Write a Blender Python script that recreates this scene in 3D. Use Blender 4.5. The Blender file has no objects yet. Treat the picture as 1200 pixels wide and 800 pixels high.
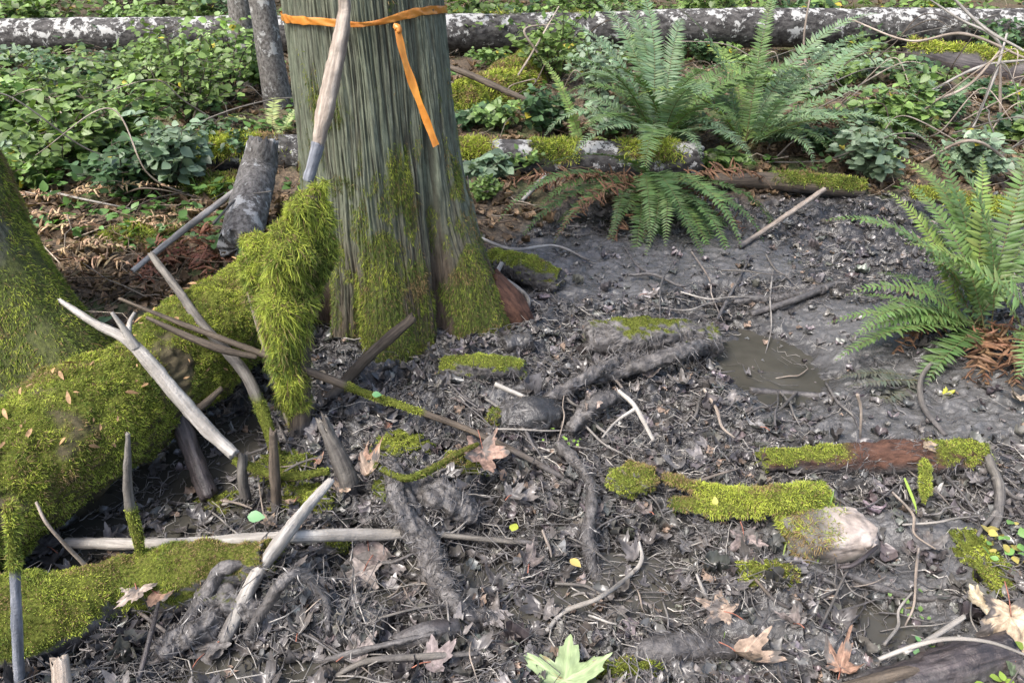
import bpy, math, random
import numpy as np
from math import radians as R_, sin, cos, pi

rng = np.random.default_rng(7)
random.seed(7)
sc = bpy.context.scene
COL = sc.collection

# ------------------------------------------------------------ camera
CAM_H, PITCH, FPX = 1.5, R_(31.0), 880.0        # eye height, downward tilt, focal length for a 1200 px wide frame
cd = bpy.data.cameras.new('camera'); cam = bpy.data.objects.new('camera', cd); COL.objects.link(cam)
cam.location = (0, 0, CAM_H); cam.rotation_euler = (pi / 2 - PITCH, 0, 0)
cd.sensor_width = 36.0; cd.lens = 36.0 * FPX / 1200.0; cd.clip_start = 0.05; cd.clip_end = 2000
sc.camera = cam

# ------------------------------------------------------------ light
SUN_EL, SUN_AZ = R_(56), R_(-128)                 # azimuth measured from +Y (away from the camera) towards +X
w = bpy.data.worlds.new('World'); sc.world = w; w.use_nodes = True
wn = w.node_tree; bg = wn.nodes['Background']
sky = wn.nodes.new('ShaderNodeTexSky'); sky.sky_type = 'NISHITA'; sky.sun_disc = False
sky.sun_elevation = SUN_EL; sky.sun_rotation = SUN_AZ; sky.air_density = 1.0; sky.dust_density = 4.0; sky.ozone_density = 0.6
wn.links.new(sky.outputs[0], bg.inputs[0]); bg.inputs[1].default_value = 0.125
sd = bpy.data.lights.new('sun', 'SUN'); sd.energy = 1.5; sd.angle = R_(22); sd.color = (1, 0.985, 0.965)
so = bpy.data.objects.new('sun', sd); COL.objects.link(so)
so.rotation_euler = (pi / 2 - SUN_EL, 0, pi - SUN_AZ)
so.location = (4, 6, 9)
sc.view_settings.view_transform = 'Standard'; sc.view_settings.look = 'None'
sc.view_settings.exposure = 1.55; sc.view_settings.gamma = 1; sc.view_settings.use_curve_mapping = False
sc.render.engine = 'CYCLES'
sc.cycles.max_bounces = 6; sc.cycles.diffuse_bounces = 3; sc.cycles.glossy_bounces = 2
sc.cycles.transmission_bounces = 2; sc.cycles.transparent_max_bounces = 4

# ------------------------------------------------------------ numeric helpers
def _hash(ix, iy, iz, seed):
    h = (ix.astype(np.uint32) * np.uint32(374761393) + iy.astype(np.uint32) * np.uint32(668265263)
         + iz.astype(np.uint32) * np.uint32(2246822519) + np.uint32((seed * 3266489917) & 0xffffffff))
    h = (h ^ (h >> np.uint32(13))) * np.uint32(1274126177)
    h = (h ^ (h >> np.uint32(15))) * np.uint32(2654435761)
    return (h ^ (h >> np.uint32(16))).astype(np.float32) / np.float32(4294967295.0)

def vn2(x, y, seed=0):
    fx, fy = np.floor(x), np.floor(y)
    ix, iy = fx.astype(np.int64), fy.astype(np.int64)
    u, v = x - fx, y - fy
    u = u * u * (3 - 2 * u); v = v * v * (3 - 2 * v)
    z = np.zeros_like(ix)
    a = _hash(ix, iy, z, seed); b = _hash(ix + 1, iy, z, seed)
    c = _hash(ix, iy + 1, z, seed); d = _hash(ix + 1, iy + 1, z, seed)
    return ((a * (1 - u) + b * u) * (1 - v) + (c * (1 - u) + d * u) * v) * 2 - 1

def vn3(x, y, z, seed=0):
    fx, fy, fz = np.floor(x), np.floor(y), np.floor(z)
    ix, iy, iz = fx.astype(np.int64), fy.astype(np.int64), fz.astype(np.int64)
    u, v, t = x - fx, y - fy, z - fz
    u = u * u * (3 - 2 * u); v = v * v * (3 - 2 * v); t = t * t * (3 - 2 * t)
    r = 0
    for dz, wz in ((0, 1 - t), (1, t)):
        a = _hash(ix, iy, iz + dz, seed); b = _hash(ix + 1, iy, iz + dz, seed)
        c = _hash(ix, iy + 1, iz + dz, seed); d = _hash(ix + 1, iy + 1, iz + dz, seed)
        r = r + wz * ((a * (1 - u) + b * u) * (1 - v) + (c * (1 - u) + d * u) * v)
    return r * 2 - 1

def fbm2(x, y, s, o=4, seed=0, g=.5):
    r = 0; a = 1; t = 0
    for k in range(o):
        cs, sn = cos(k * 1.3 + .4), sin(k * 1.3 + .4)
        r = r + a * vn2((x * cs - y * sn) * s + 17.3 * k, (x * sn + y * cs) * s - 9.1 * k, seed + k); t += a; a *= g; s *= 2.03
    return r / t

def ridge2(x, y, s, o=3, seed=0):
    r = 0; a = 1; t = 0
    for k in range(o):
        cs, sn = cos(k * 1.1 + .7), sin(k * 1.1 + .7)
        r = r + a * (1 - np.abs(vn2((x * cs - y * sn) * s + 7 * k, (x * sn + y * cs) * s, seed + k)) * 2); t += a; a *= .55; s *= 2.1
    return r / t

def fbm3(P, s, o=3, seed=0):
    r = 0; a = 1; t = 0
    s = np.asarray(s, float) * np.ones(3)
    for k in range(o):
        r = r + a * vn3(P[..., 0] * s[0] + 5 * k, P[..., 1] * s[1], P[..., 2] * s[2] - 3 * k, seed + k); t += a; a *= .5; s = s * 2.03
    return r / t

def sstep(a, b, x):
    t = np.clip((x - a) / (b - a), 0, 1); return t * t * (3 - 2 * t)

def unit(v):
    v = np.asarray(v, float); return v / np.maximum(np.linalg.norm(v, axis=-1, keepdims=True), 1e-9)

# ------------------------------------------------------------ the photo's viewpoint -> world
CP, SP = cos(PITCH), sin(PITCH)
def ray(px, py):
    a = (px - 600) / FPX; b = -(py - 400) / FPX
    return np.array([a, CP + b * SP, -SP + b * CP])
def onz(px, py, z=0.):
    d = ray(px, py); t = (z - CAM_H) / d[2]; return np.array([d[0] * t, d[1] * t, z])
def onY(px, py, Y):
    d = ray(px, py); t = Y / d[1]; return np.array([d[0] * t, Y, CAM_H + d[2] * t])
def depth(p): return p[1] * CP + (CAM_H - p[2]) * SP

# ------------------------------------------------------------ ground height
BX = [-9, -1.6, -.95, -.2, .1, .75, 1.1, 1.5, 2.2, 3.2, 9]
BY = [2.3, 2.3, 2.75, 3.05, 3.7, 3.85, 4.2, 4.15, 4.1, 4.3, 5.0]
def edge(x): return np.interp(x, BX, BY)
PITS = []   # x, y, rx, ry, depth
def pit(px, py, rx, ry, d):
    p = onz(px, py); PITS.append((p[0], p[1], rx, ry, d))
pit(150, 585, .30, .20, .13); pit(235, 500, .22, .26, .14); pit(60, 690, .22, .10, .10)
pit(430, 672, .17, .10, .10); pit(700, 680, .16, .07, .075); pit(770, 705, .09, .05, .065); pit(640, 700, .10, .05, .06); pit(610, 735, .16, .08, .08)
pit(905, 420, .22, .30, .085); pit(770, 640, .16, .1, .085); pit(320, 780, .22, .08, .10)
pit(1035, 720, .13, .09, .065); pit(560, 640, .12, .09, .09); pit(640, 605, .12, .05, .05); pit(850, 755, .12, .05, .05)
pit(1010, 640, .2, .08, .03)
MND = []
def mound(px, py, rx, ry, d):
    p = onz(px, py); MND.append((p[0], p[1], rx, ry, d))
mound(470, 400, .5, .4, .07); mound(600, 470, .22, .14, .06); mound(1180, 400, .4, .35, .10); mound(350, 690, .13, .09, .08)
mound(480, 585, .1, .08, .05); mound(1160, 600, .25, .2, .03); mound(800, 480, .3, .2, .03); mound(560, 760, .2, .1, .03)
mound(850, 560, .25, .12, .03); mound(140, 640, .18, .05, .03); mound(250, 640, .1, .06, .04); mound(740, 385, .25, .14, .03)
WATER_Z = -0.045
def Hs(x, y):
    x = np.asarray(x, float); y = np.asarray(y, float)
    e = edge(x); f = sstep(-.15, .6, y - e)
    h = .05 * f + np.clip(y - e, 0, 14) * .022 + .05 * f * fbm2(x, y, 1.1, 2, 5)
    for (a, b, rx, ry, d) in PITS: h = h - d * np.exp(-(((x - a) / rx) ** 2 + ((y - b) / ry) ** 2) ** 1.5)
    for (a, b, rx, ry, d) in MND: h = h + d * np.exp(-((x - a) / rx) ** 2 - ((y - b) / ry) ** 2)
    return h
def zones(x, y):
    n = fbm2(x, y, 3.0, 3, 31)
    fl = sstep(-.18, .18, y - edge(x) + .35 * n)
    # smooth silt: right-hand flat and the channel behind the root mats
    s = np.zeros_like(x)
    for (px, py, rx, ry) in ((1060, 480, .55, .30), (1030, 640, .32, .2), (1040, 740, .25, .12), (700, 310, .5, .40), (830, 300, .5, .3),
                             (610, 490, .14, .10), (770, 780, .16, .06), (900, 750, .18, .10), (970, 390, .35, .3), (905, 420, .22, .3)):
        p = onz(px, py); s = np.maximum(s, np.exp(-(((x - p[0]) / rx) ** 2 + ((y - p[1]) / ry) ** 2) ** 2))
    s = sstep(.25, .75, s + .35 * n)
    return fl, s
def Hd(x, y):
    fl, s = zones(x, y)
    lit = .030 * fbm2(x, y, 3.6, 2, 88) + (.028 * ridge2(x, y, 9, 3, 41) + .016 * ridge2(x + .3 * fbm2(x, y, 5, 2, 2), y, 26, 2, 47) + .034 * fbm2(x, y, 7, 5, 53, .62) + .006 * fbm2(x, y, 60, 2, 55)) - .012 - .04 * sstep(.22, .5, fbm2(x, y, 10, 3, 97))
    bumps = fbm2(x, y, 14, 4, 61, .62)
    sm = .010 * fbm2(x, y, 5, 3, 59) + .005 * ridge2(x, y, 17, 2, 58) + .013 * sstep(.05, .5, bumps) + .006 * sstep(.1, .4, fbm2(x, y, 38, 2, 66)) - .008 * sstep(.15, .5, -bumps)
    flo = .035 * fbm2(x, y, 5, 4, 71, .6) + .02 * ridge2(x, y, 14, 2, 73)
    far = 1 / (1 + np.maximum(y - 6, 0) * .3)
    return (lit * (1 - s) + sm * s) * (1 - fl) + flo * fl * far
def H(x, y): return Hs(x, y) + Hd(np.asarray(x, float), np.asarray(y, float))
def g(px, py, h=0.):
    """point where the line of sight meets the smooth ground raised by h"""
    d = ray(px, py); t = .6
    for k in range(60):
        p = d * t; z = CAM_H + p[2]
        dz = z - (float(Hs(p[0], p[1])) + h)
        if abs(dz) < 5e-4: break
        t += dz / -d[2] * .8
        if t > 60: t = 60; break
    p = d * t; return np.array([p[0], p[1], CAM_H + p[2]])

# ------------------------------------------------------------ meshes
def mk(name, V, quads=None, tris=None, mat=None, parent=None, at=None, smooth=True, attrs=None):
    V = np.asarray(V, np.float32).reshape(-1, 3)
    me = bpy.data.meshes.new(name)
    nq = 0 if quads is None else len(quads); nt = 0 if tris is None else len(tris)
    me.vertices.add(len(V))
    o = bpy.data.objects.new(name, me); COL.objects.link(o)
    if parent is not None:
        o.parent = parent; org = ORG[parent.name]; ORG[o.name] = org
    else:
        org = np.array(at if at is not None else (V[:, 0].mean(), V[:, 1].mean(), V[:, 2].min()), float); o.location = org; ORG[o.name] = org
    me.vertices.foreach_set('co', (V - org.astype(np.float32)).ravel())
    idx = []
    if nq: idx.append(np.asarray(quads, np.int32).ravel())
    if nt: idx.append(np.asarray(tris, np.int32).ravel())
    idx = np.concatenate(idx)
    me.loops.add(len(idx)); me.loops.foreach_set('vertex_index', idx)
    st = np.concatenate([np.arange(nq) * 4, nq * 4 + np.arange(nt) * 3]).astype(np.int32)
    me.polygons.add(nq + nt); me.polygons.foreach_set('loop_start', st)
    me.polygons.foreach_set('use_smooth', np.full(nq + nt, smooth))
    me.update(calc_edges=True)
    for k, a in (attrs or {}).items():
        a = np.asarray(a, np.float32)
        if a.ndim == 1:
            me.attributes.new(k, 'FLOAT', 'POINT').data.foreach_set('value', a)
        elif k == 'Col':
            c = np.ones((len(a), 4), np.float32); c[:, :3] = a
            me.attributes.new(k, 'FLOAT_COLOR', 'POINT').data.foreach_set('color', c.ravel())
        else:
            me.attributes.new(k, 'FLOAT_VECTOR', 'POINT').data.foreach_set('vector', a.ravel())
    if mat: me.materials.append(mat)
    return o
ORG = {}
def thing(name, label, cat, loc, group=None):
    o = bpy.data.objects.new(name, None); COL.objects.link(o); o.location = loc
    o.empty_display_size = .1
    ORG[o.name] = np.array(loc, float)
    return tag(o, label, cat, group)
def tag(o, label, cat, group=None, kind=None):
    o['label'] = label; o['category'] = cat
    if group: o['group'] = group
    if kind: o['kind'] = kind
    return o
def struct(o, kind='structure', label=None, cat=None):
    o['kind'] = kind
    if label: o['label'] = label
    if cat: o['category'] = cat
    return o
def gridq(Rn, Sn, wrap=True):
    i = np.arange(Rn - 1)[:, None]; j = np.arange(Sn if wrap else Sn - 1)[None, :]
    a = i * Sn + j; b = i * Sn + (j + 1) % Sn; c = (i + 1) * Sn + (j + 1) % Sn; d = (i + 1) * Sn + j
    return np.stack([a, b, c, d], -1).reshape(-1, 4)
def spline(pts, n):
    P = np.asarray(pts, float)
    if len(P) == 2: t = np.linspace(0, 1, n)[:, None]; return P[0] * (1 - t) + P[1] * t
    L = np.concatenate([[0], np.cumsum(np.linalg.norm(np.diff(P[:, :3], axis=0), axis=1))])
    Q = np.vstack([2 * P[0] - P[1], P, 2 * P[-1] - P[-2]])
    s = np.linspace(0, L[-1], n); k = np.clip(np.searchsorted(L, s, side='right') - 1, 0, len(P) - 2)
    t = ((s - L[k]) / np.maximum(L[k + 1] - L[k], 1e-9))[:, None]
    a, b, c, d = Q[k], Q[k + 1], Q[k + 2], Q[k + 3]
    return .5 * (2 * b + (c - a) * t + (2 * a - 5 * b + 4 * c - d) * t * t + (3 * b - a - 3 * c + d) * t ** 3)
def tube_grid(pts, rads, Rn, Sn, disp=None, blunt=True, jag=0., seed=0):
    """pts (n,3), rads (n,) -> grid (Rn+4,Sn,3), tc coordinates"""
    P4 = np.hstack([np.asarray(pts, float), np.asarray(rads, float)[:, None]])
    C = spline(P4, Rn); rad = np.maximum(C[:, 3], 1e-4); C = C[:, :3]
    T = unit(np.gradient(C, axis=0))
    n0 = np.cross(T[0], [0, 0, 1.]) if abs(T[0][2]) < .9 else np.cross(T[0], [0, 1., 0])
    N = np.zeros_like(T); N[0] = unit(n0)
    for i in range(1, Rn):
        v = N[i - 1] - T[i] * np.dot(N[i - 1], T[i]); N[i] = v / np.linalg.norm(v)
    B = np.cross(T, N)
    th = np.linspace(0, 2 * pi, Sn, endpoint=False)
    al = np.concatenate([[0], np.cumsum(np.linalg.norm(np.diff(C, axis=0), axis=1))])
    D = np.cos(th)[None, :, None] * N[:, None] + np.sin(th)[None, :, None] * B[:, None]
    tc = np.stack([np.cos(th)[None] * rad[:, None], np.sin(th)[None] * rad[:, None], np.broadcast_to(al[:, None], (Rn, Sn))], -1)
    r = np.broadcast_to(rad[:, None], (Rn, Sn)).copy()
    if disp is not None: r = r + disp(tc + seed * 3.7)
    V = C[:, None] + D * r[..., None]
    if jag > 0:
        j0 = vn2(th * 4, th * 0 + seed, 3) * jag; j1 = vn2(th * 5, th * 0 + seed, 9) * jag
        V[0] -= T[0] * j0[:, None]; V[-1] += T[-1] * j1[:, None]
    ends = []
    for k, sgn in ((0, -1), (-1, 1)):
        c = V[k].mean(0)
        ends.append((c + (V[k] - c) * .55 + T[k] * sgn * (rad[k] * .12), c + (V[k] - c) * .02 + T[k] * sgn * rad[k] * .12))
    V = np.concatenate([ends[0][1][None], ends[0][0][None], V, ends[1][0][None], ends[1][1][None]])
    tc = np.concatenate([tc[:1], tc[:1], tc, tc[-1:], tc[-1:]])
    return V, tc
def normals(V):
    du = np.roll(V, -1, 1) - np.roll(V, 1, 1); dv = np.gradient(V, axis=0)
    return unit(np.cross(du, dv))
def mudattr(V, top=.065):
    x, y = V[..., 0].ravel(), V[..., 1].ravel(); fl_, _s = zones(x, y)
    return (sstep(top, top * .25, V[..., 2].ravel() - Hs(x, y) + .03 * fbm3(V, 25, 3, 4).ravel()) * (1 - fl_)) if y.min() < 5.5 else 0 * x
def addtube(name, pts, rads, Rn, Sn, mat, parent=None, disp=None, jag=0., seed=0, at=None, mfn=None, extra=None):
    V, tc = tube_grid(pts, rads, Rn, Sn, disp, jag=jag, seed=seed)
    at_ = {'tc': tc.reshape(-1, 3)}
    if mfn is not None: at_['m'] = mfn(V, normals(V)).ravel()
    at_['mud'] = mudattr(V)
    if extra: at_.update(extra)
    o = mk(name, V, gridq(V.shape[0], Sn), None, mat, parent, at, attrs=at_)
    return o, V
def blob_grid(c, r, Rn=40, Sn=60, amp=.15, fs=6, seed=0, boxy=False):
    ph = np.linspace(1e-4, pi - 1e-4, Rn)[:, None]; th = np.linspace(0, 2 * pi, Sn, endpoint=False)[None]
    D = np.stack([np.sin(ph) * np.cos(th), np.sin(ph) * np.sin(th), np.cos(ph) * np.ones_like(th)], -1)
    D[..., 1] *= -1
    n = fbm3(D * 1.5 + seed * 5.1, fs / 4, 4, seed)
    if boxy: D = np.sign(D) * np.abs(D) ** .72
    V = D * (1 + amp * n)[..., None] * np.asarray(r, float)
    return V + np.asarray(c, float)
def sample(V, n, prob):
    """n random points on grid V (wrapping in S) accepted by prob(P,N)"""
    Rn, Sn = V.shape[:2]
    A = np.linalg.norm(np.cross(np.roll(V, -1, 1)[:-1] - V[:-1], V[1:] - V[:-1]), axis=-1).ravel()
    k = rng.choice(len(A), n, p=A / A.sum()); i, j = k // Sn, k % Sn
    u, v = rng.random(n)[:, None], rng.random(n)[:, None]
    j2 = (j + 1) % Sn
    P = (V[i, j] * (1 - u) + V[i, j2] * u) * (1 - v) + (V[i + 1, j] * (1 - u) + V[i + 1, j2] * u) * v
    N = unit(np.cross(V[i, j2] - V[i, j], V[i + 1, j] - V[i, j]))
    ok = rng.random(n) < prob(P, N)
    return P[ok], N[ok]
def area(V):
    return np.linalg.norm(np.cross(np.roll(V, -1, 1)[:-1] - V[:-1], V[1:] - V[:-1]), axis=-1).sum()

def strands(name, P, D, L, W, col, mat, parent=None, seg=3, droop=.5, curl=.3, at=None):
    """many small ribbons rooted at P heading along D"""
    n = len(P)
    if n == 0: return None
    D = unit(D); side = unit(np.cross(D, rng.normal(size=(n, 3))))
    pts = []; p = P.copy(); d = D.copy(); bend = rng.normal(size=(n, 3)) * curl
    cols = []
    for k in range(seg + 1):
        t = k / seg
        wd = (W * (1 - t ** 2 * .9) * (.75 + .25 * (k > 0)))[:, None]
        pts.append(p - side * wd * .5); pts.append(p + side * wd * .5)
        c = col * (.8 + .45 * t); cols += [c, c]
        d = unit(d + bend / seg + np.array([0, 0, -droop / seg])); p = p + d * (L / seg)[:, None]
    V = np.stack(pts, 1); C = np.stack(cols, 1)
    m = 2 * (seg + 1); base = (np.arange(n) * m)[:, None, None]
    q = np.array([[2 * k, 2 * k + 1, 2 * k + 3, 2 * k + 2] for k in range(seg)])[None]
    return mk(name, V.reshape(-1, 3), (base + q).reshape(-1, 4), None, mat, parent, at, attrs={'Col': np.clip(C.reshape(-1, 3), 0, 1)})

def insts(name, TV, TQ, TT, M, L, col, mat, parent=None, at=None, tint=None, smooth=True):
    """template verts TV placed n times with 3x3 matrices M and locations L"""
    n, m = len(L), len(TV)
    if TV.ndim == 2: V = np.einsum('nij,mj->nmi', M, TV) + L[:, None]
    else: m = TV.shape[1]; V = np.einsum('nij,nmj->nmi', M, TV) + L[:, None]
    C = np.repeat(col[:, None], m, 1)
    if tint is not None: C = C * tint[None]
    b = (np.arange(n) * m)[:, None, None]
    q = None if TQ is None else (b + np.asarray(TQ)[None]).reshape(-1, 4)
    t = None if TT is None else (b + np.asarray(TT)[None]).reshape(-1, 3)
    return mk(name, V.reshape(-1, 3), q, t, mat, parent, at, smooth=smooth, attrs={'Col': C.reshape(-1, 3)})
def frames(X, Z):
    """matrices whose columns are x (length dir), y, z (normal)"""
    X = unit(X); Y = unit(np.cross(Z, X)); Zz = np.cross(X, Y)
    return np.stack([X, Y, Zz], -1)
def rdir(n, up=0.): 
    v = rng.normal(size=(n, 3)); v = unit(v); v[:, 2] += up; return unit(v)

# ------------------------------------------------------------ materials
class MT:
    def __init__(s, name):
        s.m = bpy.data.materials.new(name); s.m.use_nodes = True; s.t = s.m.node_tree
        s.p = s.t.nodes['Principled BSDF']; s.out = s.t.nodes['Material Output']
    def n(s, ty, **k):
        x = s.t.nodes.new(ty)
        for a, b in k.items():
            if a.startswith('i_'): 
                key = a[2:]; key = int(key) if key.isdigit() else key.replace('_', ' ')
                x.inputs[key].default_value = b
            else: setattr(x, a, b)
        return x
    def l(s, a, b): s.t.links.new(a, b)
    def attr(s, nm): return s.n('ShaderNodeAttribute', attribute_name=nm)
    def noise(s, vec, scale, det=4, rough=.55, out=0):
        x = s.n('ShaderNodeTexNoise'); x.inputs['Scale'].default_value = scale; x.inputs['Detail'].default_value = det
        x.inputs['Roughness'].default_value = rough
        s.l(vec, x.inputs['Vector']); return x.outputs[out]
    def ramp(s, fac, stops):
        x = s.n('ShaderNodeValToRGB'); e = x.color_ramp.elements
        while len(e) < len(stops): e.new(.5)
        for k, (p, c) in enumerate(stops): e[k].position = p; e[k].color = tuple(c) + (1,) if len(c) == 3 else c
        s.l(fac, x.inputs[0]); return x.outputs[0]
    def mix(s, fac, a, b, mode='MIX'):
        x = s.n('ShaderNodeMix', data_type='RGBA', blend_type=mode)
        for v, i in ((fac, 0), (a, 6), (b, 7)):
            if hasattr(v, 'links'): s.l(v, x.inputs[i])
            else: x.inputs[i].default_value = v if i == 0 else (tuple(v) + (1,))[:4]
        return x.outputs[2]
    def math(s, op, a, b=0., clamp=False):
        x = s.n('ShaderNodeMath', operation=op, use_clamp=clamp)
        for v, i in ((a, 0), (b, 1)):
            if hasattr(v, 'links'): s.l(v, x.inputs[i])
            else: x.inputs[i].default_value = v
        return x.outputs[0]
    def scale(s, vec, sc3):
        x = s.n('ShaderNodeMapping'); x.inputs['Scale'].default_value = sc3; s.l(vec, x.inputs[0]); return x.outputs[0]
    def bump(s, h, st, dist, nrm=None):
        x = s.n('ShaderNodeBump'); x.inputs['Strength'].default_value = st; x.inputs['Distance'].default_value = dist
        s.l(h, x.inputs['Height'])
        if nrm: s.l(nrm, x.inputs['Normal'])
        return x.outputs[0]
    def base(s, c): s.l(c, s.p.inputs['Base Color'])
    def pos(s): return s.n('ShaderNodeNewGeometry').outputs['Position']

def wood(name, dark, lite, rough=.75, fib=(90, 90, 7), spec=.3, contrast=(.35, .65), muddy=0., bstr=.6, moss=(.075, .085, .018), lichen=0.):
    k = MT(name); tc = k.attr('tc').outputs['Vector']
    f = k.noise(k.scale(tc, fib), 1, 5, .65); big = k.noise(k.pos(), 9, 4, .6)
    mid = [(a + b) / 2 for a, b in zip(dark, lite)]
    c = k.ramp(f, [(contrast[0], dark), (.5, mid), (contrast[1], lite)])
    c = k.mix(k.ramp(big, [(.35, (.0,) * 3), (.7, (.55,) * 3)]), c, [x * .55 for x in dark])
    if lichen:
        lichen_lit = k.noise(k.pos(), 9, 7, .75); sx = k.n('ShaderNodeSeparateXYZ'); k.l(k.n('ShaderNodeNewGeometry').outputs['Normal'], sx.inputs[0])
        lichen_lit = k.math('ADD', lichen_lit, k.math('MULTIPLY', sx.outputs[2], .06 * lichen))  # paler on upward faces: light on log tops painted in with the lichen
        c = k.mix(k.ramp(lichen_lit, [(.555, (0,) * 3), (.60, (1,) * 3)]), c, (.38, .375, .355))
    if muddy:
        mn = k.noise(k.pos(), 16, 4, .6)
        c = k.mix(k.ramp(mn, [(.62 - .3 * muddy, (0,) * 3), (.68 - .2 * muddy, (1,) * 3)]), c, (.085, .078, .074))
    md_ = k.attr('mud').outputs['Fac']; c = k.mix(md_, c, k.ramp(k.noise(k.pos(), 45, 4, .6), [(.3, (.035, .032, .031)), (.7, (.13, .121, .118))]))
    ma = k.attr('m').outputs['Fac']
    ml = k.noise(k.pos(), 150, 4, .65)
    c = k.mix(ma, c, k.ramp(ml, [(.35, [x * .4 for x in moss]), (.65, [x * 1.7 for x in moss])]))
    k.base(c); k.l(k.mix(ma, (rough,) * 3, (1., 1., 1.)), k.p.inputs['Roughness']); k.l(k.mix(ma, (spec,) * 3, (.03,) * 3), k.p.inputs['Specular IOR Level'])
    k.l(k.bump(ml, .5, .006, k.bump(f, bstr, .006)), k.p.inputs['Normal'])
    return k.m

def colmat(name, rough=.6, transl=.0, spec=.3, noise_s=0, sheen=0., mul=1.):
    k = MT(name); c = k.attr('Col').outputs['Color']
    if mul != 1: c = k.mix(1., c, (mul,) * 3, 'MULTIPLY')
    if noise_s:
        nz = k.noise(k.pos(), noise_s, 3, .6)
        c = k.mix(1., c, k.ramp(nz, [(.3, (.55,) * 3), (.7, (1.35,) * 3)]), 'MULTIPLY')
    k.base(c); k.p.inputs['Roughness'].default_value = rough; k.p.inputs['Specular IOR Level'].default_value = spec
    if transl:
        tr = k.n('ShaderNodeBsdfTranslucent'); k.l(k.mix(1., c, (1.0, 1.1, .55), 'MULTIPLY'), tr.inputs[0])
        ms = k.n('ShaderNodeMixShader'); ms.inputs[0].default_value = transl
        k.l(k.p.outputs[0], ms.inputs[1]); k.l(tr.outputs[0], ms.inputs[2]); k.l(ms.outputs[0], k.out.inputs[0])
    return k.m

M_MOSS = colmat('moss_strands', .85, .25, .1)
M_LEAF = colmat('green_leaf', .42, .28, .45)
M_FERN = colmat('fern_frond', .45, .25, .4)
M_LITTER = colmat('dry_leaf', .62, .12, .3, 70)
M_MUDLEAF = colmat('mud_coated_leaf', .33, 0, .6, 55)
M_TWIG = colmat('twig_bark', .65, 0, .3, 70)
W_PALE = wood('pale_barkless_wood', (.20, .18, .155), (.50, .47, .425), .7, (70, 70, 5), contrast=(.3, .6))
W_TAN = wood('tan_weathered_wood', (.17, .13, .10), (.54, .46, .38), .7, (60, 60, 5), contrast=(.3, .62))
W_GREY = wood('grey_weathered_wood', (.07, .062, .055), (.24, .22, .19), .75)
W_BROWN = wood('brown_branch_bark', (.045, .035, .027), (.17, .135, .10), .7)
W_DARK = wood('dark_wet_wood', (.020, .016, .016), (.10, .082, .08), .42, spec=.5)
W_BLUE = wood('blue_grey_wood', (.10, .11, .13), (.33, .34, .37), .6)
W_MUD = wood('mud_coated_wood', (.04, .036, .033), (.20, .185, .175), .45, (55, 55, 30), spec=.45, muddy=.4, bstr=1.)
W_SCALY = wood('scaly_grey_bark', (.06, .053, .047), (.25, .235, .215), .85, (60, 60, 40), lichen=.3)
W_ALDER = wood('lichen_spotted_lit_top_bark', (.018, .016, .015), (.10, .094, .088), .8, (26, 26, 16), lichen=1.0, contrast=(.38, .6))
W_ROT = wood('red_rotten_wood', (.04, .020, .014), (.145, .072, .048), .85, (60, 60, 20))
W_MOSSLOG = wood('moss_covered_bark', (.045, .035, .022), (.12, .10, .055), .9, (30, 30, 10))

k = MT('cedar_bark'); tc = k.attr('tc').outputs['Vector']
f = k.noise(k.scale(tc, (80, 80, 13)), 1, 7, .75); f2 = k.noise(k.scale(tc, (22, 22, 1.6)), 1, 4, .6); gr = k.attr('groove').outputs['Fac']
c = k.ramp(f, [(.3, (.05, .044, .034)), (.5, (.15, .145, .115)), (.68, (.27, .265, .215))])
c = k.mix(k.ramp(f2, [(.36, (.5,) * 3), (.64, (.75,) * 3)]), c, k.ramp(f, [(.3, (.06, .07, .046)), (.68, (.21, .245, .165))]))
c = k.mix(k.math('MULTIPLY', gr, .7), c, (.045, .035, .027))
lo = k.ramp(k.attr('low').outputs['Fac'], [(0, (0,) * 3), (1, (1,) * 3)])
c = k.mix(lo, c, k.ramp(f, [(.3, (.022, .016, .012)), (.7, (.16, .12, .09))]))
ma = k.attr('m').outputs['Fac']; ml = k.noise(k.pos(), 70, 4, .6)
c = k.mix(ma, c, k.ramp(ml, [(.3, (.035, .042, .012)), (.7, (.13, .15, .035))]))
k.base(c); k.p.inputs['Roughness'].default_value = .85; k.p.inputs['Specular IOR Level'].default_value = .2
k.l(k.bump(f, .8, .008), k.p.inputs['Normal']); M_CEDAR = k.m

k = MT('mud_and_litter'); ps = k.pos()
n1 = k.noise(ps, 5, 5, .6); n2 = k.noise(ps, 55, 5, .65); n3 = k.noise(ps, 190, 3, .6); fa = k.attr('floor').outputs['Fac']; sm = k.attr('silt').outputs['Fac']
c = k.ramp(n1, [(.3, (.014, .0135, .013)), (.7, (.074, .071, .070))])
c = k.mix(1., c, k.ramp(n2, [(.3, (.55,) * 3), (.5, (.95,) * 3), (.72, (1.35, 1.33, 1.3))]), 'MULTIPLY')
cs = k.mix(1., k.ramp(n1, [(.3, (.066, .064, .062)), (.7, (.12, .117, .115))]), k.ramp(n2, [(.3, (.8,) * 3), (.7, (1.1,) * 3)]), 'MULTIPLY')
c = k.mix(sm, c, cs)
cf = k.ramp(n2, [(.28, (.022, .017, .012)), (.45, (.075, .055, .036)), (.6, (.15, .11, .07)), (.75, (.26, .2, .13))])
gm = k.noise(ps, 2.4, 3, .6)
cf = k.mix(k.ramp(gm, [(.5, (0,) * 3), (.62, (.75,) * 3)]), cf, k.ramp(n3, [(.3, (.03, .045, .012)), (.7, (.10, .14, .035))]))
c = k.mix(k.math('MULTIPLY', k.attr('wet').outputs['Fac'], .6), c, (.03, .027, .023)); c = k.mix(fa, c, cf); k.base(c)
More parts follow.
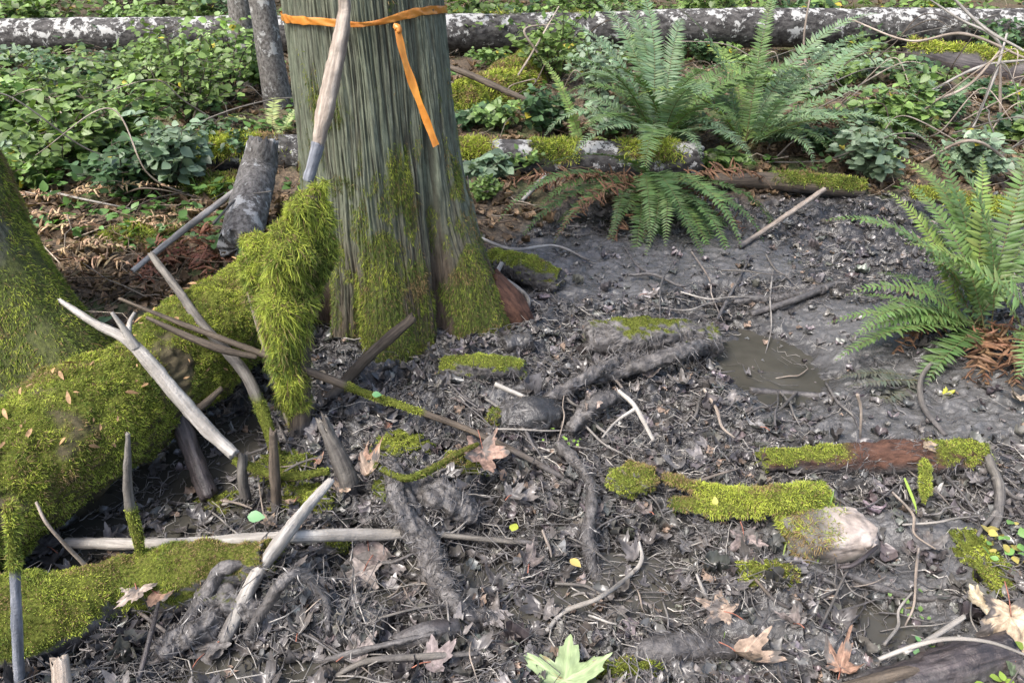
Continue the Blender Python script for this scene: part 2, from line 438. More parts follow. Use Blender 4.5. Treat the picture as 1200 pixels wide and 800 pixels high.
wt = k.attr('wet').outputs['Fac']; rr = k.mix(wt, k.ramp(k.noise(ps, 13, 4, .6), [(.3, (.12,) * 3), (.7, (.36,) * 3)]), (.08,) * 3)
k.l(k.mix(fa, rr, (.9,) * 3), k.p.inputs['Roughness']); k.p.inputs['Specular IOR Level'].default_value = .5
k.l(k.bump(n3, .5, .003, k.bump(n2, .6, .008)), k.p.inputs['Normal']); M_GROUND = k.m

k = MT('puddle_water'); ps = k.pos()
c = k.ramp(k.noise(ps, 6, 3, .6), [(.3, (.040, .038, .031)), (.7, (.075, .070, .058))]); k.base(c)
k.p.inputs['Roughness'].default_value = .06; k.p.inputs['IOR'].default_value = 1.33
k.l(k.bump(k.noise(ps, 14, 2, .5), .12, .01), k.p.inputs['Normal']); M_WATER = k.m

k = MT('rock'); ps = k.pos()
n1 = k.noise(ps, 14, 5, .65); n2 = k.noise(ps, 60, 4, .6)
c = k.ramp(n1, [(.3, (.15, .125, .105)), (.5, (.34, .285, .245)), (.68, (.52, .46, .41))])
c = k.mix(1., c, k.ramp(n2, [(.3, (.75,) * 3), (.7, (1.15,) * 3)]), 'MULTIPLY')
gsep = k.n('ShaderNodeSeparateXYZ'); k.l(ps, gsep.inputs[0])
md = k.attr('m').outputs['Fac']
c = k.mix(md, c, (.085, .08, .07)); k.base(c); k.p.inputs['Roughness'].default_value = .7
k.l(k.bump(n2, .5, .004, k.bump(n1, .5, .012)), k.p.inputs['Normal']); M_ROCK = k.m

k = MT('orange_plastic_tape'); ps = k.pos()
c = k.ramp(k.noise(ps, 18, 3, .6), [(.3, (.55, .19, .03)), (.7, (.72, .31, .06))]); k.base(c)
k.p.inputs['Roughness'].default_value = .35
tr = k.n('ShaderNodeBsdfTranslucent'); tr.inputs[0].default_value = (.85, .28, .03, 1)
ms = k.n('ShaderNodeMixShader'); ms.inputs[0].default_value = .2
k.l(k.p.outputs[0], ms.inputs[1]); k.l(tr.outputs[0], ms.inputs[2]); k.l(ms.outputs[0], k.out.inputs[0])
k.l(k.bump(k.noise(ps, 60, 3, .5), .4, .004), k.p.inputs['Normal']); M_TAPE = k.m

# ------------------------------------------------------------ the ground and its water
def build_ground():
    ya = np.linspace(-6, .7, 60)[:-1]
    yb = .7 * np.exp(np.linspace(0, math.log(10), 1150))[:-1]
    yc = 7 * np.exp(np.linspace(0, math.log(30), 130))
    Y = np.concatenate([ya, yb, yc]); u = np.linspace(-1, 1, 1000)
    hw = 1.0 * np.maximum(Y, .7) + 1.3 + np.clip(Y - 20, 0, None) * 1.5
    X = u[None] * hw[:, None]; YY = np.broadcast_to(Y[:, None], X.shape).copy()
    Z = H(X, YY); fl, s = zones(X, YY)
    V = np.stack([X, YY, Z], -1)
    o = mk('ground', V, gridq(len(Y), 1000, False), None, M_GROUND, None, (0, 0, 0),
           attrs={'floor': fl.ravel(), 'silt': s.ravel(), 'wet': (sstep(.035, .004, Z + .008 * fbm2(X, YY, 12, 3, 3) - WATER_Z) * (1 - fl)).ravel()})
    struct(o)
build_ground()
PZ = []
def puddle(px, py, rx, ry):
    PZ.append(0); wz = WATER_Z + .0012 * (len(PZ) - 1)
    p = onz(px, py); th = np.linspace(0, 2 * pi, 40, endpoint=False)
    r = 1 + .15 * vn2(np.cos(th) * 2 + px, np.sin(th) * 2, 4)
    V = [(p[0], p[1], wz)] + [(p[0] + rx * a * cos(t), p[1] + ry * a * sin(t), wz) for t, a in zip(th, r)]
    o = mk('puddle_water', V, None, [(0, i + 1, (i + 1) % 40 + 1) for i in range(40)], M_WATER); struct(o)
for a in ((150, 560, .52, .38), (905, 420, .30, .34), (440, 680, .3, .17), (690, 690, .34, .15), (1035, 725, .16, .11), (300, 785, .3, .1)):
    puddle(*a)

# ------------------------------------------------------------ moss
MOSS_Y = np.array([.42, .47, .08]); MOSS_G = np.array([.14, .195, .045]); MOSS_B = np.array([.25, .18, .09]); MOSS_D = np.array([.06, .075, .02])
def mosscols(P, bright=.5, brown=.12):
    n = len(P); cl = np.clip(.5 + 1.0 * fbm3(P, 9, 3, 77) + .9 * fbm3(P, 45, 2, 78) + rng.normal(size=n) * .15 + (bright - .5), 0, 1)[:, None]
    c = MOSS_G * (1 - cl) + MOSS_Y * cl
    c = np.where((fbm3(P, 5, 2, 91)[:, None] + rng.normal(size=(n, 1)) * .25) < -.35, MOSS_D * (1 - cl) + MOSS_G * cl, c)
    b = (rng.random(n) < brown * 1.2) | (fbm3(P, 7, 4, 95) + rng.normal(size=n) * .12 > .27); c[b] = MOSS_B * (.6 + .8 * rng.random((b.sum(), 1)))
    return c
def moss(V, parent, dens, L=.012, W=.0022, prob=None, bright=.5, brown=.1, droop=.5, name='moss', hang=0., cap=380000):
    near = float(V[..., 1].min()) < 3.2
    if near: dens *= 1.7; L *= .66; W *= .8
    n = int(min(dens * area(V), cap))
    P, N = sample(V, n, prob or (lambda P, N: np.ones(len(P))))
    if not len(P): return
    D = N * .8 + rng.normal(size=P.shape) * .75 + np.array([0, 0, .1 - hang]) + .8 * np.stack([fbm3(P, 30, 1, q) for q in (1, 2, 3)], -1)
    P = P - N * .002
    L_ = L * .85 * (.4 + rng.random(len(P))) * (1 + .9 * fbm3(P, 35, 2, 13)); W_ = W * (.6 + .8 * rng.random(len(P)))
    strands(name, P, D, L_, W_, mosscols(P, bright, brown), M_MOSS, parent, seg=2 if near else 3, droop=droop)
def root_hair(V, parent, dens, L=.035, prob=None):
    """mud caked rootlets clinging to a root or log"""
    P, N = sample(V, int(dens * area(V)), lambda P, N: sstep(-.6, 0, N[:, 2]) * sstep(-.4, .2, fbm3(P, 12, 2, 66)))
    if prob is not None and len(P): k_ = rng.random(len(P)) > prob(P, N) * 1.6; P, N = P[k_], N[k_]
    if not len(P): return
    F = np.stack([fbm3(P, 7, 1, q) for q in (11, 12, 13)], -1) + rng.normal(size=P.shape) * .25; F -= N * ((F * N).sum(1)[:, None] - .12)
    strands('rootlets', P, F, L * (.4 + rng.random(len(P))), .0022 * (.5 + rng.random(len(P))), np.array([.12, .112, .108]) * (.45 + 1.0 * rng.random((len(P), 1)) ** 1.5), M_MUDLEAF, parent, seg=4, droop=.7, curl=.8)['kind'] = 'stuff'
def topmask(lo=-.1, hi=.5, s=7., k=.5, seed=0, th=0.):
    def f(P, N):
        return sstep(-.12, .12, (N[..., 2] - lo) / (hi - lo) - .5 + k * fbm3(P, s, 3, 300 + seed) - th)
    return f
def lumps(amp, s, seed=0, o=4): return lambda tc: amp * fbm3(tc, s, o, seed)

# ------------------------------------------------------------ cedar
TX, TY = -.475, 2.68
def build_cedar():
    S, Rn = 1100, 460
    z = np.concatenate([np.linspace(-.12, 1.5, 400), np.linspace(1.52, 7, 60)])[:, None]
    th = np.linspace(0, 2 * pi, S, endpoint=False)[None] + pi / 2
    tw = (th + pi) % (2 * pi) - pi                      # -pi..pi, -pi/2 faces the camera
    def lobe(a, w, p=2): d = (tw - a + pi) % (2 * pi) - pi; return np.exp(-np.abs(d / w) ** p)
    zz = np.maximum(z, 0)
    r = .262 + .035 * np.exp(-zz / .8) - .018 * z + 0 * th
    r = r + .17 * lobe(-.35, .42) * np.exp(-(zz / .42) ** 1.3) + .05 * lobe(-.1, .5) * np.exp(-zz / .8)
    r = r + .11 * lobe(-1.50, .30) * np.exp(-(zz / .24) ** 1.4) + .04 * lobe(-1.6, .5) * np.exp(-zz / .7)
    r = r + .05 * lobe(-2.15, .2) * np.exp(-(zz / .3) ** 1.5) + .09 * lobe(-2.9, .3) * np.exp(-(zz / .3)) + .12 * lobe(1.2, .5) * np.exp(-(zz / .3))
    r = r - .085 * lobe(-.80 , .10) * np.exp(-(zz / .42) ** 2) - .10 * lobe(-2.42, .13) * np.exp(-(zz / .42) ** 4)
    r = r - .02 * lobe(-.74 - .02 * np.sin(z * 3), .035) * np.exp(-(zz / 1.4) ** 4) - .045 * lobe(-1.85, .08) * np.exp(-(zz / .30) ** 3)
    ths = tw * .28 + .005 * vn2(z * 2.2 + 0 * th, tw * 3, 5) + .005 * fbm2(z * 1 + 0 * th, tw, 4, 2, 8)
    a = vn2(ths * 34, z * 1.7 + 0 * th, 21); b = vn2(ths * 125, z * 1.9 + 0 * th, 22); cc = vn2(ths * 210, z * 12 + 0 * th, 23)
    plates = vn2(ths * 34, z * 6 + 0 * th, 24)
    ridge = 1 - np.abs(a) * 1.6
    cut = np.exp(-(b / .16) ** 2)
    d = .0055 * ridge - .006 * cut + .0035 * cc + .003 * vn2(ths * 150, z * 4 + 0 * th, 29) + .004 * plates + .012 * fbm2(tw * 2, z * 1.2 + 0 * th, 1.5, 3, 12)
    r = r + d
    X = TX - .012 * z + r * np.cos(th); Y = TY + r * np.sin(th); V = np.stack([X, Y, z + 0 * th], -1)
    groove = np.clip(cut * .9 + sstep(.5, .9, np.abs(a)) * .4 - .1, 0, 1)
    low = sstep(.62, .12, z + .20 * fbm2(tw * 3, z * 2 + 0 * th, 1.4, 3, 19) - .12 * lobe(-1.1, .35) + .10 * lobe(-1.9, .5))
    def mfn(P, N=None):
        zc = P[..., 2]; an = np.arctan2(P[..., 1] - TY, P[..., 0] - TX)
        n = 1.15 * fbm3(P, (11, 11, 4.5), 5, 33); zc = zc + .22 * fbm3(P, (7, 7, 3), 3, 34)
        cen = np.exp(-((an + 1.35) / .55) ** 2); rt = np.exp(-((an + .40) / .33) ** 2)
        m = sstep(.0, .3, n + .55 * cen * sstep(.85, .35, zc) + .75 * rt * sstep(.72, .6, zc) * (.30 + .70 * sstep(.05, .13, np.abs(zc - .42))) + .30 * sstep(.3, .0, zc) - .34)
        m = np.maximum(m, .55 * sstep(.12, .3, fbm3(P, (28, 28, 12), 3, 35) + .25 * sstep(.95, .4, zc) - .1) * sstep(1.0, .6, zc))
        return m
    tcv = np.stack([np.cos(th) * r, np.sin(th) * r, z + 0 * th], -1)
    t = thing('cedar_tree', 'thick grey green cedar trunk with fibrous bark and flared mossy base', 'tree', (TX, TY, 0))
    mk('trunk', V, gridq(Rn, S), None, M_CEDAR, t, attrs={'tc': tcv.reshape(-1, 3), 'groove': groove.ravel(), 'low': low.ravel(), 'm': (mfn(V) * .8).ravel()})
    vis = V[:330]
    P, N = sample(vis, 230000, lambda P, N: mfn(P) * (P[:, 1] < TY + .08))
    D = N * .8 + rng.normal(size=P.shape) * .5 + np.array([0, 0, -.5])
    strands('moss', P, D, .012 * (.5 + rng.random(len(P))), .0020 * (.6 + .8 * rng.random(len(P))), mosscols(P, .35, .16) * .85, M_MOSS, t, droop=1.)
    # brown-red exposed wood of the right buttress
    p = onz(612, 385); q = onz(575, 345, .16)
    V2, tc2 = tube_grid([q + [-.02, .05, .02], (p + q) / 2 + [.02, .02, -.01], p + [.03, 0, -.02]], [.075, .07, .035], 50, 60, lumps(.014, (40, 40, 6), 4), jag=.02)
    mk('exposed_root_wood', V2, gridq(V2.shape[0], 60), None, W_ROT, t, attrs={'tc': tc2.reshape(-1, 3)})
build_cedar()

# orange tape tied round the trunk
def build_tape():
    z0 = 1.155; TX = -.475 - .012 * 1.155
    def rad(th):
        tw = (th + pi) % (2 * pi) - pi
        return .262 + .035 * np.exp(-z0 / .8) - .018 * z0 + .05 * np.exp(-((tw + .1) / .5) ** 2) * np.exp(-z0 / .8) + .04 * np.exp(-((tw + 1.6) / .5) ** 2) * np.exp(-z0 / .7) + .014
    t = thing('flagging_tape', 'bright orange plastic tape knotted around the cedar trunk', 'tape', (TX, TY - .3, z0))
    th = np.linspace(0, 2 * pi, 300, endpoint=False); rr = rad(th)
    # taut chords over the bark
    zc = z0 + .012 * np.cos(th + 1.0) - .012 * np.exp(-((((th + pi) % (2 * pi) - pi) + 1.38) / .35) ** 2) + .012 * np.exp(-((((th + pi) % (2 * pi) - pi) + .6) / .5) ** 2)
    wd = .012 * (1 - .45 * np.exp(-((((th + pi) % (2 * pi) - pi) + 1.4) / .25) ** 2)) * (1 + .15 * vn2(th * 8, th * 0, 3))
    rows = []
    for s_, o in ((-1, 0), (-.5, .0015), (0, .0), (.5, .002), (1, .0)):
        rr2 = rr + o + .003 * vn2(th * 14 + s_, th * 0 + s_, 5)
        rows.append(np.stack([TX + rr2 * np.cos(th), TY + rr2 * np.sin(th), zc + wd * s_], -1))
    V = np.stack(rows, 1); n = 5
    i = np.arange(300)[:, None]; j = np.arange(n - 1)[None]
    q = np.stack([i * n + j, ((i + 1) % 300) * n + j, ((i + 1) % 300) * n + (j + 1), i * n + (j + 1)], -1).reshape(-1, 4)
    mk('band', V, q, None, M_TAPE, t)
    kp = onY(466, 33, TY - .306)
    V, tc = tube_grid([kp + [-.012, 0, .006], kp, kp + [.004, -.006, -.014]], [.007, .012, .008], 10, 16, lumps(.004, 120, 3))
    mk('knot', V, gridq(V.shape[0], 16), None, M_TAPE, t)
    # tail
    pts = [onY(466, 36, TY - .315), onY(474, 70, TY - .322), onY(487, 108, TY - .322), onY(500, 142, TY - .328), onY(511, 171, TY - .333)]
    C = spline(pts, 60); Tn = unit(np.gradient(C, axis=0)); sd_ = unit(np.cross(Tn, [0, 1., 0]))
    an = .5 * np.sin(np.linspace(0, 7, 60)) + .2
    sv = sd_ * np.cos(an)[:, None] + np.array([0, 1., 0]) * np.sin(an)[:, None]
    nv = np.cross(Tn, sv)
    wv = .0115 * (1 - .25 * np.exp(-(np.linspace(0, 1, 60) / .1) ** 2)) * (1 + .12 * np.sin(np.linspace(0, 19, 60)))
    V = np.stack([C + sv * wv[:, None] * a + nv * b for a, b in ((-1, .0005), (-.3, .0025), (.4, -.001), (1, .0012))], 1)
    V = V[:, ::-1]
    mk('tail', V, gridq(60, 4, False), None, M_TAPE, t)
build_tape()

# ------------------------------------------------------------ big logs
def log(name, label, cat, pts, rads, Rn, Sn, mat, disp, prob=None, dens=0, L=.014, W=.0022, bright=.5, brown=.1, jag=0., group=None, seed=0, droop=.5, under=1., at=None, hang=0.):
    pts = [np.asarray(p, float) for p in pts]
    base = np.array(pts[0]) * .5 + np.array(pts[-1]) * .5; base[2] = min(p[2] for p in pts)
    t = thing(name, label, cat, at if at is not None else base, group)
    mf = (lambda V, N: prob(V, N) * under) if prob else None
    o, V = addtube('wood', pts, rads, Rn, Sn, mat, t, disp, jag, seed, mfn=mf)
    if dens: moss(V, t, dens, L, W, prob, bright, brown, droop, hang=hang)
    if pts[0][1] < 3.6 and mat in (W_MUD, W_ROT, M_GROUND): root_hair(V, t, 16000, prob=prob)
    return t, V

# main mossy log
def big_disp(tc): return .034 * fbm3(tc, 4.5, 4, 3) + .022 * fbm3(tc, 20, 4, 5) + .010 * fbm3(tc, 55, 3, 6)
bp = [onz(-190, 660, .18), onz(-30, 582, .185), onz(110, 496, .19), onz(235, 405, .205), onz(345, 318, .23)]
LOGV = log('mossy_fallen_log', 'huge round log thickly covered in green moss lying on the left', 'log', bp, [.195, .188, .178, .163, .15], 260, 240,
    W_MOSSLOG, big_disp, prob=lambda P, N: sstep(-.62, -.15, N[..., 2] + .45 * fbm3(P, 6, 3, 8)) * sstep(-.42, -.16, fbm3(P, 7, 5, 16)), dens=150000, L=.017, W=.0026, bright=.68, brown=.13, seed=2, at=(-1.1, 1.9, .0))
# left tree
def build_left_tree():
    c = np.array([-2.06, 2.45]); S, Rn = 420, 300
    z = np.linspace(-.15, 6, Rn)[:, None] ** 1.0; z = -.15 + 6.15 * (np.linspace(0, 1, Rn)[:, None]) ** 2
    th = np.linspace(0, 2 * pi, S, endpoint=False)[None] + pi / 2; tw = (th + pi) % (2 * pi) - pi
    zz = np.maximum(z, 0)
    def lobe(a, w): d = (tw - a + pi) % (2 * pi) - pi; return np.exp(-(d / w) ** 2)
    r = .285 + .05 * np.exp(-zz / .6) + .36 * lobe(-.35, .5) * np.exp(-(zz / .38) ** 1.25) + .2 * lobe(-1.7, .4) * np.exp(-zz / .3) + .15 * lobe(2.2, .5) * np.exp(-zz / .3) + 0 * th
    r = r + .008 * (1 - np.abs(vn2(tw * 9, z * 1.7, 61)) * 2) + .004 * vn2(tw * 30, z * 5, 62) + .025 * fbm2(tw * 2, z * 2 + 0 * th, 1.5, 3, 63)
    V = np.stack([c[0] + r * np.cos(th), c[1] + r * np.sin(th), z + 0 * th], -1)
    t = thing('mossy_tree', 'grey barked tree with a broad mossy foot at the left edge', 'tree', (c[0], c[1], 0))
    def mf(P, N=None): return sstep(-.12, .12, fbm3(P, 6, 3, 44) * .8 + (.72 - P[..., 2]) * .9 + .1)
    mk('trunk', V, gridq(Rn, S), None, M_CEDAR, t, attrs={'tc': np.stack([np.cos(th) * r, np.sin(th) * r, z + 0 * th], -1).reshape(-1, 3), 'groove': (0 * r).ravel() + .15,
        'low': (0 * r + .35).ravel(), 'm': (mf(V) * .8).ravel()})
    vis = V[:135]
    P, N = sample(vis, 130000, lambda P, N: mf(P) * (P[:, 1] < c[1] + .35) * sstep(-.5, -.2, fbm3(P, 7, 3, 4)))
    strands('moss', P, N * .8 + rng.normal(size=P.shape) * .5 + np.array([0, 0, -.4]), .013 * (.5 + rng.random(len(P))), .0024 * (.6 + .8 * rng.random(len(P))), mosscols(P, .42, .08), M_MOSS, t, droop=.9)
build_left_tree()

# moss-draped snag in front of the cedar
def build_snag():
    t = thing('moss_draped_snag', 'broken upright branch hung with long stringy yellow green moss', 'snag', g(345, 500))
    Yb = 1.97
    b = onY(352, 520, Yb - .06); top = onY(366, 228, Yb + .05)
    mid = onY(352, 360, Yb)
    o, V = addtube('stem', [b, mid, top], [.032, .03, .022], 60, 24, W_BROWN, t, lumps(.01, 20, 4))
    # bulky moss sleeve
    G_, _ = tube_grid([onY(346, 500, Yb - .05), onY(340, 440, Yb - .04), onY(336, 370, Yb - .02), onY(338, 300, Yb), onY(352, 250, Yb + .03), onY(370, 220, Yb + .05)],
                      [.016, .034, .050, .058, .042, .012], 220, 140, lambda tc: .055 * fbm3(tc, 10, 4, 71) + .022 * fbm3(tc, 34, 4, 72))
    mk('moss_core', G_, gridq(G_.shape[0], 140), None, W_MOSSLOG, t, attrs={'m': np.ones(G_.shape[0] * 140) * .9})
    G2, _ = tube_grid([onY(296, 275, Yb + .12), onY(308, 310, Yb + .08), onY(318, 360, Yb + .03), onY(328, 410, Yb)], [.03, .05, .05, .02], 120, 90, lambda tc: .05 * fbm3(tc, 12, 4, 75) + .02 * fbm3(tc, 34, 4, 76))
    mk('moss_core', G2, gridq(G2.shape[0], 90), None, W_MOSSLOG, t, attrs={'m': np.ones(G2.shape[0] * 90) * .9})
    P2, N2 = sample(G2, 26000, lambda P, N: np.ones(len(P)))
    strands('moss', P2, N2 * .5 + rng.normal(size=P2.shape) * .7 + np.array([0, 0, -.3]), .020 * (.3 + rng.random(len(P2))) * (1 + .9 * fbm3(P2, 24, 2, 5)), .0026 * (.6 + .8 * rng.random(len(P2))), mosscols(P2, .5, .12), M_MOSS, t, seg=4, droop=1.4, curl=1.5)
    G3, _ = tube_grid([onY(380, 212, Yb + .06), onY(376, 250, Yb + .06), onY(378, 300, Yb + .05), onY(370, 345, Yb + .04)], [.010, .022, .026, .006], 90, 60, lambda tc: .03 * fbm3(tc, 20, 4, 77))
    mk('moss_core', G3, gridq(G3.shape[0], 60), None, W_MOSSLOG, t, attrs={'m': np.ones(G3.shape[0] * 60) * .9})
    P3_, N3 = sample(G3, 9000, lambda P, N: np.ones(len(P)))
    strands('moss', P3_, N3 * .5 + rng.normal(size=P3_.shape) * .7 + np.array([0, 0, -.4]), .024 * (.3 + rng.random(len(P3_))), .0026 * (.6 + .8 * rng.random(len(P3_))), mosscols(P3_, .8, .06) * 1.1, M_MOSS, t, seg=4, droop=1.8, curl=1.5)
    P, N = sample(G_, 52000, lambda P, N: np.ones(len(P)))
    D = N * .6 + rng.normal(size=P.shape) * .7 + np.array([0, 0, -.1]) + 1.1 * np.stack([fbm3(P, 22, 1, q) for q in (1, 2, 3)], -1)
    strands('moss', P, D, .021 * (.3 + rng.random(len(P))) * (1 + .9 * fbm3(P, 24, 2, 5)), .0019 * (.6 + .8 * rng.random(len(P))), mosscols(P, .78, .10), M_MOSS, t, seg=4, droop=1.2, curl=1.6)
    P, N = sample(G_, 420, lambda P, N: np.ones(len(P)))
    rp = 16; Pc = np.repeat(P, rp, 0) + rng.normal(size=(len(P) * rp, 3)) * .005; Nc = np.repeat(N, rp, 0)
    strands('hanging_moss', Pc, Nc * .6 + np.array([0, 0, -.8]) + rng.normal(size=Pc.shape) * .3, .042 * (.3 + rng.random(len(Pc))), np.full(len(Pc), .0026), mosscols(Pc, .75, .12), M_MOSS, t, seg=4, droop=2.0, curl=.9)
build_snag()

# ------------------------------------------------------------ sticks
def pxr(w, p): return w / 2 / FPX * depth(p)
def rm_(r): return max(r)
def to3(a):
    if len(a) == 4: return onY(a[0], a[1], a[3])
    return g(a[0], a[1], a[2] if len(a) > 2 else .012)
def stick(name, label, cat, pts, ws, mat, group=None, forks=(), mossp=None, Sn=14, amp=.1, moss_d=90000, mossL=.011, bright=.6, jag=.3):
    P = [to3(a) for a in pts]; ws = list(ws)
    if len(ws) != len(P): ws = list(np.interp(np.linspace(0, 1, len(P)), np.linspace(0, 1, len(ws)), ws))
    rd = [pxr(w_, p) for w_, p in zip(ws, P)]
    Lt = sum(np.linalg.norm(P[i + 1] - P[i]) for i in range(len(P) - 1)); Rn = int(np.clip(Lt / .004, 14, 220)); kk = np.arange(len(P))[1:-1]
    if mat in (W_MUD, W_GREY, W_DARK):
        for q_ in kk: P[q_] = P[q_] + rng.normal(size=3) * rd[q_] * .4
    kn_ = [(rng.random() * 6.28, rng.random() * Lt, .25 + .45 * rng.random()) for _ in range(int(3 + Lt * 6))] if rm_(rd) > .004 else []
    def knots(tc):
        th_ = np.arctan2(tc[..., 1], tc[..., 0]); r_ = 0
        for a_, l_, h_ in kn_: r_ = r_ + h_ * np.exp(-((np.angle(np.exp(1j * (th_ - a_)))) / .55) ** 2 - ((tc[..., 2] - l_) / (rm * 1.0)) ** 2)
        return r_
    rm = max(rd); dsp = lambda tc: rm * knots(tc) * .8 + rm * (amp * fbm3(tc, (60, 60, 12), 3, 6) + .9 * amp * fbm3(tc, 14, 3, 2) + (.5 if mat is W_MUD else .12) * fbm3(tc, (70, 70, 45), 3, 4))
    hs = hash(label) % 97
    if not forks and mossp is None and not (mat is W_MUD and max(ws) > 9):
        V, tc = tube_grid(P, rd, Rn, Sn, dsp, jag=jag * rd[-1] * 2, seed=len(label))
        o = mk(name, V, gridq(V.shape[0], Sn), None, mat, None, P[0], attrs={'tc': tc.reshape(-1, 3), 'mud': mudattr(V)})
        return tag(o, label, cat, group)
    t = thing(name, label, cat, P[0], group)
    mf = mossp
    o, V = addtube('stem', P, rd, Rn, Sn, mat, t, dsp, jag * rd[-1] * 2, len(label), mfn=(lambda V, N: mf(V, N)) if mf else None)
    for fp, fw in forks:
        Q = [to3(a) for a in fp]; fr = [pxr(w_, p) for w_, p in zip(np.interp(np.linspace(0, 1, len(Q)), [0, 1], fw), Q)]
        addtube('side_branch', Q, fr, 24, 8, mat, t, lambda tc: fr[0] * amp * fbm3(tc, 40, 2, 9))
    if mf: moss(V, t, moss_d, mossL, .0022, mf, bright, .06)
    if mat is W_MUD: root_hair(V, t, 22000, .03)
    return t
def seg_moss(pa, pb, lo=-.6):
    a, b = np.array(pa), np.array(pb)
    ax = unit(b - a); Ln = np.linalg.norm(b - a)
    def f(P, N):
        s_ = ((P - a) * ax).sum(-1) / Ln
        return sstep(-.05, .1, s_ + .12 * fbm3(P, 20, 2, 5)) * sstep(1.05, .9, s_ + .12 * fbm3(P, 20, 2, 6)) * sstep(lo - .2, lo + .2, N[..., 2] + .5 * fbm3(P, 22, 3, 7))
    return f
allmoss = lambda P, N: sstep(-.55, -.2, N[..., 2] + .6 * fbm3(P, 18, 3, 17))

stick('leaning_stick', 'long pale bare stick with dark burnt tip leaning on the cedar', 'stick',
      [(400, -30, 0, 2.33), (404, 12, 0, 2.33), (396, 60, 0, 2.30), (383, 120, 0, 2.26), (373, 170, 0, 2.22)], [15, 15, 18, 21, 15], W_TAN, Sn=20, amp=.16,
      forks=(([(373, 168, 0, 2.22), (367, 192, 0, 2.2), (361, 212, 0, 2.19)], (15, 13)),))
for o in bpy.data.objects:
    if o.name == 'side_branch': o.name = 'dark_tip'; o.data.materials[0] = W_BLUE; o['label'] = 'dark burnt tip'
stick('forked_branch', 'smooth pale forked branch slanting from the mossy log down to the water', 'branch',
      [(70, 352, 0, 1.80), (110, 378, 0, 1.76), (155, 403, 0, 1.72), (205, 460, 0, 1.66), (240, 500, 0, 1.62), (274, 532, 0, 1.58)], [6, 9, 14, 17, 17, 13], W_PALE, Sn=20,
      forks=(([(160, 408, 0, 1.71), (145, 385, 0, 1.72), (131, 366, 0, 1.73)], (12, 4)), ([(150, 400, 0, 1.72), (152, 378, 0, 1.78), (158, 366, 0, 1.80)], (8, 4))))
stick('white_pole', 'straight whitish bare stick lying across the dark water at lower left', 'stick',
      [(78, 636, .06), (200, 637, .07), (330, 629, .08), (440, 626, .07), (525, 626, .05)], [13, 14, 14, 14, 8], W_PALE, Sn=18)
stick('thin_stick', 'thin grey stick running on from the end of the white one', 'stick', [(520, 627, .05), (600, 634, .05), (690, 640, .03)], [7, 6, 3], W_GREY)
stick('bare_stick', 'smooth tan stick slanting into the mud below the whitish one', 'stick',
      [(263, 750, .01), (300, 675, .05), (332, 630, .10), (362, 592, .13), (388, 562, .15)], [17, 17, 17, 13, 9], W_PALE, Sn=18)
stick('broken_stake', 'thick grey split stake standing upright in the mud', 'stick', [(412, 622, 0, 1.62), (398, 560, 0, 1.65), (380, 498, 0, 1.68)], [22, 21, 15], W_GREY, Sn=20, amp=.25, jag=1.2)
stick('dark_branch', 'stout dark branch stub propped against the mossy foot of the cedar', 'branch', [(383, 468, 0, 2.05), (405, 446, 0, 2.08), (440, 410, 0, 2.12), (484, 372, 0, 2.17)], [11, 13, 14, 11], W_BROWN, Sn=18, amp=.2)
stick('long_branch', 'long dark crooked branch reaching from the mossy log across the mud centre', 'branch',
      [(140, 350, 0, 1.98), (215, 380, 0, 1.96), (290, 408, 0, 1.93), (380, 442, 0, 1.92), (440, 465, .10), (500, 485, .08), (560, 508, .06), (640, 548, .03), (700, 585, .01)], [4, 6, 8, 9.5, 9, 8, 7.5, 7, 4], W_BROWN,
      mossp=seg_moss(onY(405, 450, 1.92), g(500, 485, .08)))
stick('dark_stick', 'dark stick lying just below the long crooked branch on mossy log', 'stick', [(172, 372, 0, 1.88), (215, 392, 0, 1.88), (262, 410, 0, 1.88), (300, 418, 0, 1.90)], [5, 8, 9, 6], W_BROWN)
stick('mossy_branch', 'crooked grey branch with moss patches dropping from log to the mud', 'branch',
      [(177, 298, 0, 2.30), (208, 338, 0, 2.15), (238, 382, 0, 2.02), (275, 428, 0, 1.92), (306, 470, 0, 1.85), (322, 520, 0, 1.76), (335, 560, 0, 1.70)], [7, 10, 11, 13, 14, 13, 10], W_GREY, Sn=18,
      mossp=seg_moss(onY(300, 465, 1.86), onY(335, 560, 1.70), -1.5))
stick('pale_stick', 'pale straight stick rising from brown needles behind mossy log', 'stick', [(155, 318, .10), (215, 270, .16), (278, 222, .22)], [6, 8, 7], W_PALE)
stick('mossy_twig', 'curved upright twig wrapped in moss in front of white pole', 'twig',
      [(196, 706, .01), (188, 680, 0, 1.30), (170, 658, 0, 1.31), (157, 622, 0, 1.32), (149, 575, 0, 1.34), (150, 508, 0, 1.36)], [9, 8, 9, 13, 11, 6], W_GREY,
      mossp=seg_moss(onY(176, 668, 1.31), onY(147, 588, 1.34), -1.5), mossL=.010)
stick('blue_grey_stick', 'bluish grey stick standing at left edge with mossy top', 'stick', [(24, 812, 0, 1.00), (20, 740, 0, 1.02), (17, 660, 0, 1.05), (12, 590, 0, 1.08)], [12, 12, 12, 13], W_BLUE,
      mossp=seg_moss(onY(18, 676, 1.045), onY(11, 575, 1.08), -1.5), mossL=.018, moss_d=160000)
stick('slender_twig', 'slender bent twig crossing the mossy log corner at lower left', 'twig', [(42, 588, 0, 1.30), (62, 622, 0, 1.27), (130, 690, .09), (205, 748, .04)], [3, 4, 5, 4], W_TAN)
stick('upright_stick', 'pale split stick standing beside the draped moss', 'stick', [(345, 512, 0, 1.95), (322, 440, 0, 1.97), (293, 346, 0, 2.0)], [9, 10, 7], W_TAN, jag=1)
